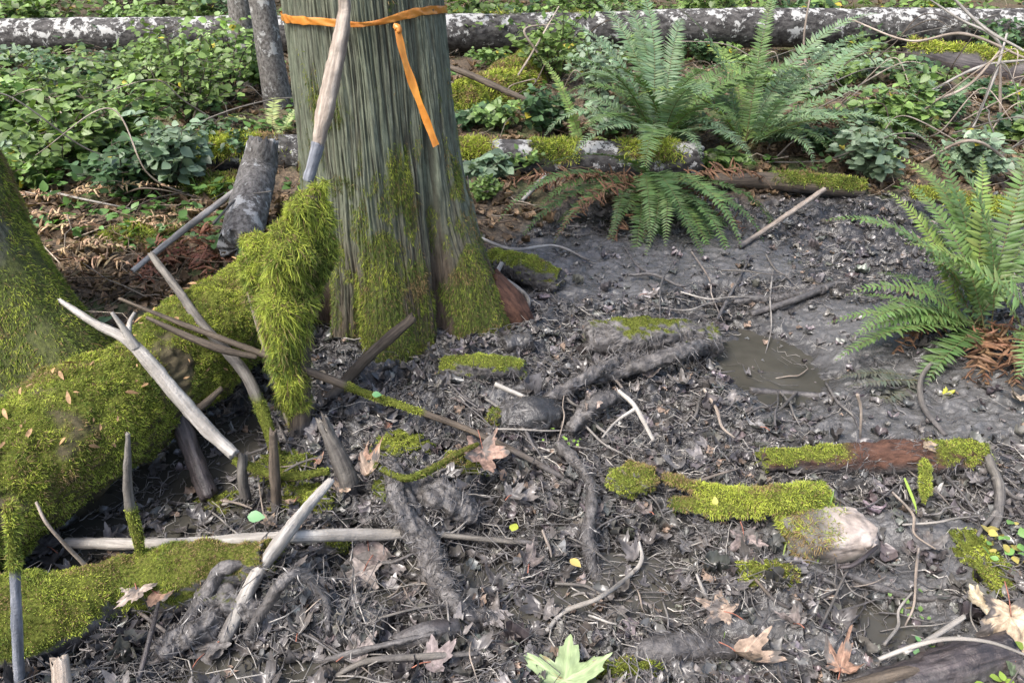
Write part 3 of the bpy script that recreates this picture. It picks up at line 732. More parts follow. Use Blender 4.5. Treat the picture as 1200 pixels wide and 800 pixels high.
stick('short_stake', 'short brown stake upright among the moss tufts below draped moss', 'stick', [(326, 622, 0, 1.55), (322, 560, 0, 1.57), (320, 508, 0, 1.58)], [12, 12, 9], W_BROWN, jag=1)
stick('short_stub', 'small broken stub left of the short brown stake', 'stick', [(288, 584, 0, 1.62), (286, 556, 0, 1.63), (285, 532, 0, 1.64)], [13, 12, 10], W_GREY, jag=1)
stick('white_twig', 'short whitish twig leaning on mud right of the cedar foot', 'twig', [(510, 403, 0, 2.35), (526, 436, 0, 2.27), (546, 466, .02)], [3, 6, 5], W_PALE)
stick('pale_twig', 'pale straight twig lying on muddy mound left of curled leaf', 'twig', [(580, 450, .06), (620, 468, .05), (660, 490, .03)], [6, 6, 4], W_PALE)
stick('curved_root', 'pale looping root beside the right flank of the cedar', 'root', [(588, 308, .12), (584, 322, .08), (604, 336, .05), (619, 350, .04), (618, 368, .02)], [5, 6, 6, 5, 4], W_PALE)
stick('thin_root', 'thin dark twig arching over the small mossy stump', 'twig', [(556, 276, .05), (600, 292, .08), (650, 288, .05), (690, 305, .02)], [4, 4, 3, 3], W_PALE)
stick('tan_stick', 'smooth tan stick propped on the thin mossy pole at upper right', 'stick', [(866, 290, .01), (966, 222, .16)], [6, 6], W_TAN)
stick('dark_root', 'dark wet stick half sunk behind the greenish puddle edge', 'stick', [(880, 458, .01), (930, 461, .02), (992, 466, .01)], [9, 9, 7], W_DARK)
stick('pale_root', 'thin pale root curving down from the right hand fern', 'root', [(1092, 425, .05), (1080, 445, .05), (1083, 478, .03), (1108, 510, .01)], [5, 6, 7, 5], W_GREY)
stick('sunken_branch', 'dark mud coated branch descending toward the bottom centre puddle', 'branch', [(655, 520, .05), (688, 570, .05), (690, 630, .04), (712, 690, .02), (752, 744, .0)], [14, 14, 15, 15, 13], W_MUD)
stick('muddy_root', 'thick grey muddy root leading from centre down to the bottom', 'root', [(455, 540, .09), (468, 600, .07), (500, 655, .05), (545, 705, .02), (590, 740, .0)], [16, 24, 30, 28, 18], W_MUD, Sn=22, amp=.3)
stick('muddy_branch', 'muddy diagonal branch above the dark gap in the middle', 'branch', [(690, 445, .03), (730, 435, .05), (790, 420, .07), (832, 402, .06)], [10, 16, 20, 12], W_MUD, Sn=18, amp=.25)
stick('muddy_branch', 'flat muddy branch crossing above the curled tan leaf', 'branch', [(640, 470, .03), (700, 440, .05), (758, 415, .03)], [12, 18, 10], W_MUD, Sn=18, amp=.3)
stick('muddy_branch', 'muddy branch lying right of the curled tan leaf', 'branch', [(668, 505, .03), (700, 482, .05), (735, 462, .03)], [16, 20, 12], W_MUD, Sn=18, amp=.3)
stick('bleached_twig', 'zigzag bleached twig above the yellow green leaf at bottom', 'twig', [(640, 740, .05), (662, 716, .06), (702, 700, .06), (740, 672, .06), (752, 655, .07), (749, 634, .08)], [6, 6, 5, 5, 5, 3], W_PALE)
stick('bleached_twig', 'short bleached twig standing in the mud right of centre puddle', 'twig', [(832, 708, .0), (824, 692, .04), (816, 672, .07)], [7, 5, 3], W_PALE)
stick('forked_twig', 'pale forked twig lying above the mossy block in the middle', 'twig', [(725, 458, .09), (744, 476, .08), (766, 516, .05)], [5, 6, 4], W_PALE, forks=(([(746, 478, .08), (722, 494, .06), (706, 512, .05)], (5, 2)),))
stick('leafless_twig', 'long bleached twig running over dark log at bottom right', 'twig', [(1030, 772, .04), (1070, 757, .07), (1110, 748, .10), (1160, 752, .12), (1210, 770, .10)], [5, 6, 5, 4, 3], W_PALE)
stick('leafless_twig', 'bent pale twig rising from dark log toward the tan leaf', 'twig', [(1060, 765, .06), (1095, 745, .07), (1130, 722, .08)], [4, 6, 6], W_PALE)
stick('brown_stick', 'brown stick crossing the bottom right corner under the leaves', 'stick', [(960, 812, .03), (1050, 790, .05), (1110, 778, .03)], [10, 14, 8], W_BROWN)
stick('dark_twig', 'dark twig lying in the mud below the pink rock', 'twig', [(985, 665, .05), (1000, 660, .06), (1028, 640, .07)], [4, 6, 4], W_DARK)
stick('dark_twig', 'long dark root ridge under the pink rock', 'root', [(990, 672, .02), (1030, 690, .02), (1080, 700, .015), (1150, 698, .02)], [8, 9, 8, 4], W_MUD)
stick('reddish_twig', 'thin reddish twig lying right of moss cushion on silt', 'twig', [(885, 678, .05), (905, 700, .03), (925, 712, .02)], [4, 5, 4], W_BROWN)
stick('pale_twig', 'straight pale twig lying on the silt left of dark log', 'twig', [(965, 678, .03), (980, 688, .02), (962, 700, .02)], [5, 5, 4], W_PALE)
stick('root_branch', 'pale gnarled root coming down from rotten log at right edge', 'root', [(1158, 535, .05), (1165, 565, .04), (1168, 600, .03), (1160, 632, .02)], [9, 12, 11, 8], W_GREY, amp=.3, forks=(([(1165, 560, .04), (1185, 580, .03), (1200, 585, .03)], (8, 4)), ([(1168, 600, .03), (1150, 620, .03), (1140, 640, .02)], (7, 3))))
stick('cut_stub', 'round pale cut stub at the bottom left corner', 'stick', [(75, 815, 0, .95), (70, 772, 0, 1.0)], [20, 20], W_TAN, Sn=22)
stick('dark_pole', 'dark thin upright twig under the lower left mossy log', 'twig', [(158, 812, .0), (176, 750, .06), (186, 705, .12)], [7, 6, 4], W_DARK)
stick('dark_prop', 'blackened sloping branch propping up the big mossy log', 'branch', [(245, 580, 0, 1.66), (228, 530, 0, 1.76), (208, 475, 0, 1.86)], [22, 20, 22], W_DARK, Sn=18, amp=.3)
stick('dark_prop', 'dark submerged branch in the water under big mossy log', 'branch', [(160, 545, .04), (200, 570, .03), (252, 612, .01)], [14, 16, 14], W_DARK, Sn=16)
stick('brown_twig', 'brown sloping branch behind the forked pale branch', 'branch', [(160, 520, 0, 1.75), (230, 480, 0, 1.85), (260, 455, 0, 1.9)], [6, 9, 6], W_BROWN)
stick('muddy_root', 'dark muddy root arching over the puddle below white pole', 'root', [(290, 745, .01), (320, 690, .09), (352, 672, .10), (378, 700, .05), (385, 740, .01)], [10, 13, 13, 10, 8], W_MUD, amp=.3)
stick('muddy_root', 'muddy root knuckles left of the pale tan stick', 'root', [(215, 735, .01), (240, 690, .07), (262, 668, .09), (300, 660, .06)], [12, 16, 16, 10], W_MUD, amp=.3)
stick('bottom_stick', 'grey stick along the bottom edge left of green leaf', 'stick', [(380, 800, .03), (430, 772, .04), (500, 766, .04), (560, 765, .03)], [5, 7, 8, 5], W_GREY)
stick('bottom_stick', 'mud coated forked stick at the bottom left of centre', 'stick', [(330, 762, .03), (370, 775, .03), (440, 758, .04), (510, 742, .03)], [5, 8, 8, 5], W_MUD)
stick('fallen_stick', 'pair of muddy sticks in the channel behind greenish puddle', 'stick', [(860, 352, .02), (930, 345, .03), (1010, 325, .03)], [8, 12, 8], W_MUD, forks=(([(880, 368, .02), (930, 352, .03), (985, 330, .03)], (8, 8)),))
stick('short_pole', 'pale broken pole end under the spotted log near fern', 'stick', [(612, 235, .02), (640, 205, .10)], [4, 8], W_PALE)
stick('upright_twig', 'single thin upright tan twig left of rotten mossy log', 'twig', [(1008, 515, .01), (1009, 480, 0, float(g(1008, 515)[1])), (1005, 462, 0, float(g(1008, 515)[1]))], [3, 3, 4], W_TAN)
stick('small_branch', 'mossy branch tangle lying across tufts beside the stake', 'branch', [(275, 540, 0, 1.66), (330, 558, .10), (385, 552, .10)], [10, 12, 8], W_BROWN, mossp=allmoss)
stick('small_branch', 'thin mossy branch lying over the tufts in the centre', 'branch', [(440, 545, .10), (480, 560, .10), (540, 530, .10), (560, 520, .09)], [8, 9, 8, 5], W_BROWN, mossp=allmoss)
stick('split_stick', 'mud coated upright stick left of centre root mound', 'stick', [(505, 625, .0), (478, 590, .05), (462, 545, .09)], [16, 16, 10], W_MUD, amp=.3, Sn=18)

# ------------------------------------------------------------ other logs
def g_(px, py, h): return g(px, py, h)
# far alder log (one long stem behind everything)
fl = [(-140, 50), (0, 44), (130, 42), (260, 41), (430, 40), (640, 37), (860, 33), (1040, 33), (1340, 34)]
farY = float(g(300, 66)[1]) + .15
pts = [onY(a, b, farY + .1 * (i % 2) - .0 * i) for i, (a, b) in enumerate(fl)]
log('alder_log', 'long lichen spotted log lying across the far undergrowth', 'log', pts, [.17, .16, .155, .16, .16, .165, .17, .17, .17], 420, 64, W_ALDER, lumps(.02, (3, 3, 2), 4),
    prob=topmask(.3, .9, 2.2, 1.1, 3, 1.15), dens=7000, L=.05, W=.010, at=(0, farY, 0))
# log behind the cedar
mY = float(g(680, 212)[1]) + .1
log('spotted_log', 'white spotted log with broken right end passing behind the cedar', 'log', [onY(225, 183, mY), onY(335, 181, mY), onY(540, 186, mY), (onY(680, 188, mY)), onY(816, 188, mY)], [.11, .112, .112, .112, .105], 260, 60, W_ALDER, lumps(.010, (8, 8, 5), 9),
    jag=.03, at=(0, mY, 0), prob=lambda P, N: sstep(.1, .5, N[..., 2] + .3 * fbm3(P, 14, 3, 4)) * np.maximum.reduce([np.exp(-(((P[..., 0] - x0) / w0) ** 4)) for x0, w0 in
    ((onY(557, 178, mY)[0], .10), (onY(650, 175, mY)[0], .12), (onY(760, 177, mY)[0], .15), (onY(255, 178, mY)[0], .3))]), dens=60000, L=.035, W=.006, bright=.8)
log('thin_mossy_pole', 'thin dark pole topped with moss behind the mud at right', 'log', [g(838, 212, .06), g(900, 212, .07), g(960, 216, .07), g(1012, 222, .05)], [.04, .05, .055, .05], 80, 30, W_BROWN, lumps(.01, 12, 2),
    prob=lambda P, N: sstep(-.1, .3, N[..., 2] + .4 * fbm3(P, 9, 3, 4)) * sstep(1.45, 1.6, P[..., 0]), dens=60000, L=.022, W=.005, bright=.35)
log('mossy_bough', 'moss covered bough behind the right hand fern', 'log', [g(1070, 225, .12), g(1130, 235, .14), g(1240, 262, .14)], [.03, .045, .05], 60, 24, W_BROWN, lumps(.01, 12, 2), prob=allmoss, dens=60000, L=.022, W=.005, bright=.6)
log('dark_log', 'dark decaying log with moss at far upper right', 'log', [onY(1060, 62, 7.2), onY(1140, 78, 7.0), onY(1300, 100, 6.6)], [.13, .16, .2], 80, 40, W_DARK, lumps(.02, 6, 2),
    prob=topmask(.2, .8, 5, .8, 3, .2), dens=16000, L=.04, W=.009)
# leaning grey piece left of the cedar
log('leaning_log', 'scaly grey bark log leaning up beside the cedar on the left', 'log', [g(280, 290, .10), onY(300, 210, 3.55), onY(309, 168, 3.65)], [.09, .088, .072], 90, 50, W_SCALY, lumps(.008, (30, 30, 20), 3), jag=.03)
# rotten stump with bright moss behind the spotted log
def mound_thing(name, label, cat, c, r, mat, prob, dens, L, W, bright, amp=.2, seed=1, group=None, fs=6, Rn=60, Sn=90, brown=.06, rockattr=None, hang=0.):
    t = thing(name, label, cat, (c[0], c[1], c[2] - r[2] * .6), group)
    V = blob_grid(c, r, Rn, Sn, amp, fs, seed, boxy=mat is M_ROCK)
    m = prob(V, normals(V)) if prob else np.zeros(V.shape[:2])
    mk('core', V, gridq(Rn, Sn), None, mat, t, attrs={'m': np.clip(m, 0, 1).ravel() if rockattr is None else rockattr(V).ravel(), 'tc': V.reshape(-1, 3) - V.reshape(-1, 3).mean(0)})
    if dens: moss(V, t, dens, L, W, prob, bright, brown, .6, hang=hang)
    return t
mound_thing('mossy_boulder', 'rounded bright green mossy stump just right of the cedar', 'stump', onY(548, 138, 5.6) , (.17, .2, .26), W_MOSSLOG, lambda P, N: sstep(-.9, -.4, N[..., 2] + .3 * fbm3(P, 8, 2, 3)), 60000, .03, .006, .85, seed=4)
log('mossy_rotten_log', 'mossy rotten log running back from the green stump', 'log', [onY(560, 128, 5.7), onY(600, 108, 6.3), onY(640, 78, 7.2), onY(660, 58, 8.0)], [.22, .23, .2, .18], 110, 60, W_ROT, lumps(.05, 5, 2), prob=topmask(-.1, .5, 5, .9, 9, .0), dens=26000, L=.035, W=.008, bright=.65)
stick('fallen_branch', 'brown branch crossing the mossy rotten log', 'branch', [(525, 78, 0, 5.6), (560, 92, 0, 5.5), (600, 110, 0, 5.3), (655, 132, 0, 5.1)], [6, 8, 7, 4], W_BROWN)
# root hummocks in the mud
def ridge_thing(name, label, cat, pts, rads, mat, prob, dens, L=.012, W=.0025, bright=.6, amp=.02, fs=14, Sn=70, Rn=110, seed=3, jag=.02, brown=.08, hang=0., group=None):
    P = [to3(a) for a in pts]
    return log(name, label, cat, P, rads, Rn, Sn, mat, lambda tc: amp * fbm3(tc, (fs, fs, fs * .7), 4, seed) + amp * .5 * fbm3(tc, fs * 3, 3, seed + 1), prob, dens, L, W, bright, brown, jag, group, seed, hang=hang)
ridge_thing('mossy_root', 'dark root hummock with bright moss top right of the cedar', 'root', [(575, 305, .04), (620, 318, .06), (655, 330, .04)], [.05, .07, .05], W_MUD, topmask(.25, .8, 9, .5, 1), 110000, .016, .003, .8)
ridge_thing('mossy_root', 'low root with green moss strip at the foot of the cedar', 'root', [(520, 432, .03), (565, 430, .045), (612, 432, .03)], [.035, .045, .035], W_MUD, topmask(.1, .7, 9, .5, 2), 130000, .014, .0026, .6)
ridge_thing('muddy_log', 'mud coated log stub with faint moss in the channel', 'log', [(688, 400, .05), (750, 396, .07), (835, 398, .05)], [.06, .075, .06], W_MUD, topmask(.45, .9, 9, .9, 3, .35), 60000, .011, .0026, .2, amp=.03)
ridge_thing('rotten_log', 'red rotting log with moss at both ends on the right', 'log', [(893, 540, .03), (960, 538, .04), (1040, 535, .045), (1110, 533, .045), (1156, 533, .04)], [.03, .042, .05, .048, .035], W_ROT,
    lambda P, N: sstep(-.1, .3, N[..., 2] - .35 + .4 * fbm3(P, 14, 3, 8)) * np.maximum(sstep(.02, -.03, P[..., 0] - g(985, 530, .06)[0] + .06 * fbm3(P, 10, 2, 2)), sstep(-.02, .03, P[..., 0] - g(1085, 530, .06)[0] + .06 * fbm3(P, 10, 2, 3))), 150000, .013, .0026, .75, amp=.018)
def rotten_moss_hang():
    pass
ridge_thing('mossy_branch_log', 'bright mossy branch leading down to the pink rock', 'log', [(778, 560, .05), (830, 575, .06), (880, 585, .07), (935, 585, .075), (965, 578, .06)], [.010, .022, .034, .045, .025], W_MUD, lambda P, N: sstep(-.5, -.1, N[..., 2] + .4 * fbm3(P, 14, 3, 4)), 190000, .017, .0028, .85, amp=.012)
ridge_thing('mossy_branch_log', 'lower mossy prong beside the bright mossy branch', 'log', [(788, 590, .035), (840, 596, .045), (890, 598, .05)], [.018, .025, .025], W_MUD, lambda P, N: sstep(-.2, .2, N[..., 2] + .4 * fbm3(P, 14, 3, 4)), 190000, .015, .0028, .65, amp=.01)
c = g(978, 640, .035)
mound_thing('rock', 'pinkish tan rock with hanging moss on its left side', 'rock', c + [.0, .03, .015], (.125, .075, .055), M_ROCK,
    lambda P, N: sstep(.0, .3, (c[0] - .03 - P[..., 0]) * 8 + .5 * fbm3(P, 16, 3, 5) + N[..., 2] * .5 - .15), 150000, .026, .0026, .75, amp=.34, seed=21, hang=.6, fs=4.5,
    rockattr=lambda V: np.clip(sstep(.0, -.06, V[..., 0] - c[0] + .04 * fbm3(V, 12, 3, 2)) * .9 + sstep(.03, .0, V[..., 2] + .02 * fbm3(V, 20, 2, 2)), 0, 1))
c = g(742, 566, .05)
mound_thing('mossy_clod', 'square mossy clod over a dark hole in the middle', 'moss clump', c + [0, .02, .0], (.062, .055, .04), W_MUD, lambda P, N: sstep(-.3, .1, N[..., 2] + N[..., 0] * .6 + .7 * fbm3(P, 16, 3, 4)), 190000, .014, .0028, .65, amp=.55, seed=5)
for (px, py, rx, ry, lab, br) in ((895, 680, .085, .04, 'bright moss cushion below the mossy branch', .9), (735, 797, .07, .035, 'moss cushion at bottom edge right of the green leaf', .8),
        (1148, 660, .045, .10, 'straggly moss patch beside tan leaf at right edge', .55), (470, 528, .085, .05, 'green moss tuft right of the grey stake', .6), (545, 548, .075, .05, 'mossy clump under dark branch beside brown maple leaf', .5),
        (262, 598, .075, .06, 'bright moss tuft left of short brown stake', .6), (335, 552, .09, .05, 'moss tuft at foot of the draped snag', .6), (255, 655, .09, .035, 'flat moss patch under white pole beside pale leaves', .5),
        (462, 575, .05, .04, 'small moss tuft over the muddy root mound', .6), (395, 640, .03, .02, 'tiny moss tuft hanging under the white pole', .8), (590, 492, .05, .03, 'thin moss patch on muddy mound in the centre', .5),
        (360, 590, .09, .05, 'green moss mat between the stakes above white pole', .4), (165, 283, .16, .12, 'low green moss mound behind left fallen fronds', .5), (250, 225, .25, .12, 'mossy hump behind the scaly leaning log', .5), (395, 350, .1, .1, 'moss at the dark cleft left of the cedar', .4)):
    c = g(px, py, .0)
    mound_thing('moss_cushion', lab, 'moss', (c[0], c[1], c[2] + .005), (rx, ry, .028 + rx * .18), W_MUD, lambda P, N: sstep(-.2, .2, N[..., 2] + .6 * fbm3(P, 22, 4, 14) - .05), 170000 if c[1] < 3 else 60000, .012 if c[1] < 3 else .03, .0026 if c[1] < 3 else .006, br, amp=.7, fs=12, seed=int(px) % 50, Rn=40, Sn=60)
# moss hanging from the rotten log
t = thing('hanging_moss', 'narrow strip of moss dripping from rotten log front', 'moss', g(1086, 575))
G_, _ = tube_grid([g(1083, 540, .07), g(1085, 562, .05), g(1083, 588, .02)], [.012, .014, .005], 30, 20, lumps(.006, 40, 3))
mk('core', G_, gridq(G_.shape[0], 20), None, W_MOSSLOG, t, attrs={'m': np.ones(G_.shape[0] * 20)}); moss(G_, t, 240000, .014, .0026, None, .8, .05, .8)

# lower-left mossy log and its dark roots
ridge_thing('mossy_low_log', 'half sunk log with green moss top in the lower left corner', 'log', [(-60, 745, .03), (40, 728, .05), (150, 690, .06), (240, 668, .06), (318, 655, .045)], [.115, .105, .085, .07, .04], W_MUD,
            topmask(-.1, .5, 9, .6, 6, .05), 140000, .013, .0026, .55, amp=.03, fs=8, Rn=160)
ridge_thing('dark_root_lump', 'lumpy mud grey root mass right of the lower left log', 'root', [(215, 695, .01), (262, 700, .02), (310, 715, .0)], [.035, .045, .03], W_MUD, topmask(.6, .95, 9, .5, 6, .6), 20000, amp=.035)
ridge_thing('dark_root_lump', 'dark broken root end under the lower left moss', 'root', [(185, 765, .0), (235, 735, .015), (270, 705, .02)], [.022, .032, .02], W_MUD, None, 0, amp=.03)
ridge_thing('muddy_mound', 'pale smooth muddy clod in the centre above long branch', 'clod', [(590, 492, .0), (622, 490, .015), (655, 485, .0)], [.05, .07, .05], M_GROUND, None, 0, amp=.02)
ridge_thing('muddy_mound', 'muddy root knob over the centre puddles', 'clod', [(470, 570, .0), (515, 585, .02), (560, 605, .0)], [.04, .055, .03], W_MUD, None, 0, amp=.035)
ridge_thing('wet_log', 'dark purplish wet log at the bottom right corner', 'log', [(995, 812, .0), (1065, 796, .015), (1130, 778, .025), (1180, 764, .025)], [.03, .042, .05, .046], W_DARK, None, 0, amp=.012, jag=.03)
ridge_thing('wet_log', 'short sunken wet log below the centre puddles', 'log', [(465, 752, .0), (510, 740, .012), (565, 733, .0)], [.018, .028, .018], W_DARK, None, 0, amp=.006)
ridge_thing('wet_log', 'flat wet slab of wood near bottom centre right', 'log', [(735, 770, .0), (790, 760, .015), (870, 762, .0)], [.02, .04, .02], W_MUD, None, 0, amp=.01)
ridge_thing('red_root_end', 'grey pitted rock at foot of the red buttress wood', 'rock', [(590, 405, .02), (622, 400, .03)], [.03, .04], M_GROUND, None, 0, amp=.02, Rn=40, Sn=40)

# background trunks
def small_tree(label, px, py, wpx, lean, mat, seed, group='slim trunks behind the undergrowth'):
    b = g(px, py); r = wpx / 2 / FPX * depth(b); top = b + np.array([lean, .2, 7.])
    t = thing('slim_tree', label, 'tree', b, group)
    addtube('trunk', [b - [0, 0, .1], b + [lean * .1, .0, .6], b + [lean * .4, .1, 2.8], top], [r * 1.35, r * 1.05, r * .95, r * .7], 120, 36, mat, t, lumps(r * .12, (14, 14, 3), seed))
    for k in range(4):
        z = 2.0 + k * 1.2; a = rng.random() * 6.28; s = b + np.array([lean * z / 7, 0, z])
        addtube('limb', [s, s + [cos(a) * .6, sin(a) * .6, .25], s + [cos(a) * 1.3, sin(a) * 1.3, .3]], [r * .25, r * .18, r * .05], 20, 8, mat, t)
small_tree('slim grey trunk behind the undergrowth just left of the cedar', 294, 100, 25, .25, W_SCALY, 1)
small_tree('darker slim trunk touching the left side of the cedar', 328, 128, 27, -.1, W_SCALY, 2)
small_tree('dark trunk behind the far log at upper left corner', 24, 22, 30, -.2, W_BROWN, 3)
small_tree('thin dark sapling behind the far log above the shrubs', 190, 12, 8, .1, W_BROWN, 4)
small_tree('thin dark sapling behind far log at upper right', 1085, 12, 9, .2, W_BROWN, 5)
small_tree('distant dark trunk beyond ferns left of the upper right twigs', 905, 8, 14, .1, W_BROWN, 6)

# ------------------------------------------------------------ ferns
def pinna_template(n=5):
    xs = np.linspace(0, 1, n); w_ = np.sin(np.clip(xs * 1.02 + .12, 0, 1) * pi) ** .75 * (1 - xs * .35)
    w_[-1] = .03; V = []
    for x, a in zip(xs, w_):
        z = -.10 * x * x
        V += [(x, -.5 * a, z), (x, 0, z + .03), (x, .5 * a, z)]
    Q = []
    for i in range(n - 1):
        for j in range(2):
            a = i * 3 + j; Q.append((a, a + 3, a + 4, a + 1))
    return np.array(V, float), np.array(Q)
PT, PQ = pinna_template()
def frond(base, az, el, L, curve=1.2, width=.14, col=(.08, .15, .03), npin=34, parent=None, twist=0., bare=.12, dead=False, name='frond'):
    n = 40; s = np.linspace(0, 1, n)
    e = el - curve * s ** 1.6 * 1.0; a = az + twist * s
    T = np.stack([np.cos(e) * np.cos(a), np.cos(e) * np.sin(a), np.sin(e)], -1)
    C = np.asarray(base) + np.concatenate([[[0, 0, 0]], np.cumsum(T[:-1], 0)]) * (L / (n - 1))
    side0 = unit(np.cross(T, [0, 0, 1.]) + 1e-6); side0 = unit(side0 + rng.normal() * .15 * np.array([0, 0, 1.]))
    up = np.cross(side0, T)
    k = np.linspace(bare, .985, npin); idx = np.repeat(k, 2); sg = np.tile([1., -1.], npin)
    if dead: keep = rng.random(len(idx)) < .85; idx, sg = idx[keep], sg[keep]
    ii = np.clip((idx * (n - 1)), 0, n - 1.001); i0 = ii.astype(int); fr = (ii - i0)[:, None]
    Pp = C[i0] * (1 - fr) + C[i0 + 1] * fr; Tt = T[i0]; Ss = side0[i0]; U = up[i0]
    prof = np.sin(np.clip((idx - bare * .6) / (1 - bare * .6), 0, 1) ** .75 * pi) ** .6 * (1 - .45 * idx) + .06
    Lp = width * .5 * prof * (1 + .06 * rng.normal(size=len(idx)))
    fwd = .28 + .5 * idx ** 3
    X = Ss * sg[:, None] + Tt * fwd[:, None] + U * (.12 + .1 * rng.normal(size=(len(idx), 1))) + (rng.normal(size=(len(idx), 3)) * (.5 if dead else .09))
    Z = U + rng.normal(size=U.shape) * (.7 if dead else .12)
    M = frames(X, Z); wd = L / npin * np.minimum(prof * 1.4, 1) * (.95 if not dead else .8)
    M = M * np.stack([Lp, wd, Lp * (4 if dead else 1)], -1)[:, None, :]
    cc = np.array(col)[None] * (.75 + .5 * rng.random((len(idx), 1))) * (1 + .12 * rng.normal(size=(len(idx), 3)) * .4)
    m, b = len(PT), (np.arange(len(Pp)) * len(PT))[:, None, None]
    V1 = (np.einsum('nij,mj->nmi', M, PT) + Pp[:, None]).reshape(-1, 3); Q1 = (b + PQ[None]).reshape(-1, 4)
    rads = np.linspace(.0028, .0008, 6) * (L / .8) ** .5
    Gt, _ = tube_grid(C[np.linspace(0, n - 1, 6).astype(int)], rads, 24, 5)
    V = np.vstack([V1, Gt.reshape(-1, 3)]); Q = np.vstack([Q1, gridq(Gt.shape[0], 5) + len(V1)])
    stc = np.array([.14, .12, .05]) if not dead else np.array([.15, .08, .04])
    Cc = np.vstack([np.repeat(cc, m, 0), np.tile(stc, (Gt.shape[0] * 5, 1))])
    return mk(name, V, Q, None, M_LITTER if dead else M_FERN, parent, attrs={'Col': np.clip(Cc, 0, 1)})
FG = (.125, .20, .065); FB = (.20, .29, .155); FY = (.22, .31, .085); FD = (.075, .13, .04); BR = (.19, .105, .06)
D_ = math.radians
def fern(label, base, specs, width=.14, group=None, cat='fern', name='sword_fern'):
    t = thing(name, label, cat, base, group)
    for s in specs:
        az, el, L, cu = s[:4]; col = s[4] if len(s) > 4 else FG; dead = len(s) > 5 and s[5]
        frond(np.array(base) + rng.normal(size=3) * [.025, .025, .008], D_(az + rng.normal() * 4), D_(el + rng.normal() * 5), L * (1.05 + .08 * rng.normal()), cu * 1.25 + .15, width * (.8 + .3 * rng.random()), col, int(np.clip(L / .0165, 20, 62)), t, rng.normal() * .5, dead=dead, name='dead_frond' if dead else 'frond')
    return t
def spray(n, L, az0, az1, el0, el1, cu=1.2, cols=(FG, FB), deadp=0.):
    r = []
    for k in range(n):
        d = rng.random() < deadp
        r.append((az0 + (az1 - az0) * (k + rng.random()) / n, el0 + (el1 - el0) * rng.random(), L * (.7 + .4 * rng.random()), cu * (.7 + .6 * rng.random()), BR if d else cols[rng.integers(len(cols))], d))
    return r
b = g(772, 178, .05)
fern('tall upright sword fern rising behind the spotted log', b, [(105, 78, 1.08, .5, FB), (75, 78, 1.1, .6, FB), (125, 74, 1.05, .6, FB), (90, 70, 1.0, .9, FB), (140, 72, 1.0, .8, FB), (165, 60, .85, 1.0, FB), (185, 55, .75, 1.3, FB), (60, 68, 1.0, .7, FG), (30, 62, .85, 1.1, FG),
    (-120, 60, .6, 1.8, FB), (-80, 65, .55, 1.9, FB), (-50, 55, .6, 1.9, FB)] + spray(22, .95, 0, 360, 45, 80, 1.2, (FG, FB)), .21)
b = g(872, 176, .05)
fern('spreading sword fern arching right beside the log end', b, [(15, 60, 1.15, .9, FB), (0, 52, 1.15, 1.2, FB), (8, 56, 1.2, 1.0, FB), (22, 64, 1.2, .8, FB), (-5, 40, 1.05, .9, FB), (-12, 45, 1.0, 1.1, FB), (30, 68, 1.1, .8, FB), (120, 78, 1.05, .5, FG), (80, 76, 1.1, .5, FG), (-30, 40, .85, 1.5, FB),
    (-60, 45, .6, 1.8, FB), (-5, 25, .9, .9, FG), (150, 60, .8, 1.1)] + spray(16, .9, -90, 200, 35, 75, 1.3, (FG, FB, FY)), .20)
b = g(750, 212, .12)
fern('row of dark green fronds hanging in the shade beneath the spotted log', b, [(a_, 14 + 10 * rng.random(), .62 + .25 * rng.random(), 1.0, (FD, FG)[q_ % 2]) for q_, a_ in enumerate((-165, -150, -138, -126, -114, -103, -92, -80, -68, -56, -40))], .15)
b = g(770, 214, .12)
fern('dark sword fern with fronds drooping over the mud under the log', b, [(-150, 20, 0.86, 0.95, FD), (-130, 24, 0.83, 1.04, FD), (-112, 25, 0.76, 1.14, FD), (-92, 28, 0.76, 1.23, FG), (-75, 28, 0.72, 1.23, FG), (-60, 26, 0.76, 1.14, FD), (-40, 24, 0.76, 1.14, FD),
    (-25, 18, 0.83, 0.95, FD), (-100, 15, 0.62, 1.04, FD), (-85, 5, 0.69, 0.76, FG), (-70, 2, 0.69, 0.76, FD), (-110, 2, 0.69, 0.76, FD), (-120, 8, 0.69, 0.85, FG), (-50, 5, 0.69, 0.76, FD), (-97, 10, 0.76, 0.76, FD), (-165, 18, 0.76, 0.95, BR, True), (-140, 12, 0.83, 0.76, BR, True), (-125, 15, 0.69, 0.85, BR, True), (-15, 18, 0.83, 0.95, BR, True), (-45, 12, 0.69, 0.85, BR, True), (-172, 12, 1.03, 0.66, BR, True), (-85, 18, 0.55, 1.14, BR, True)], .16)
b = g(1150, 385, .03)
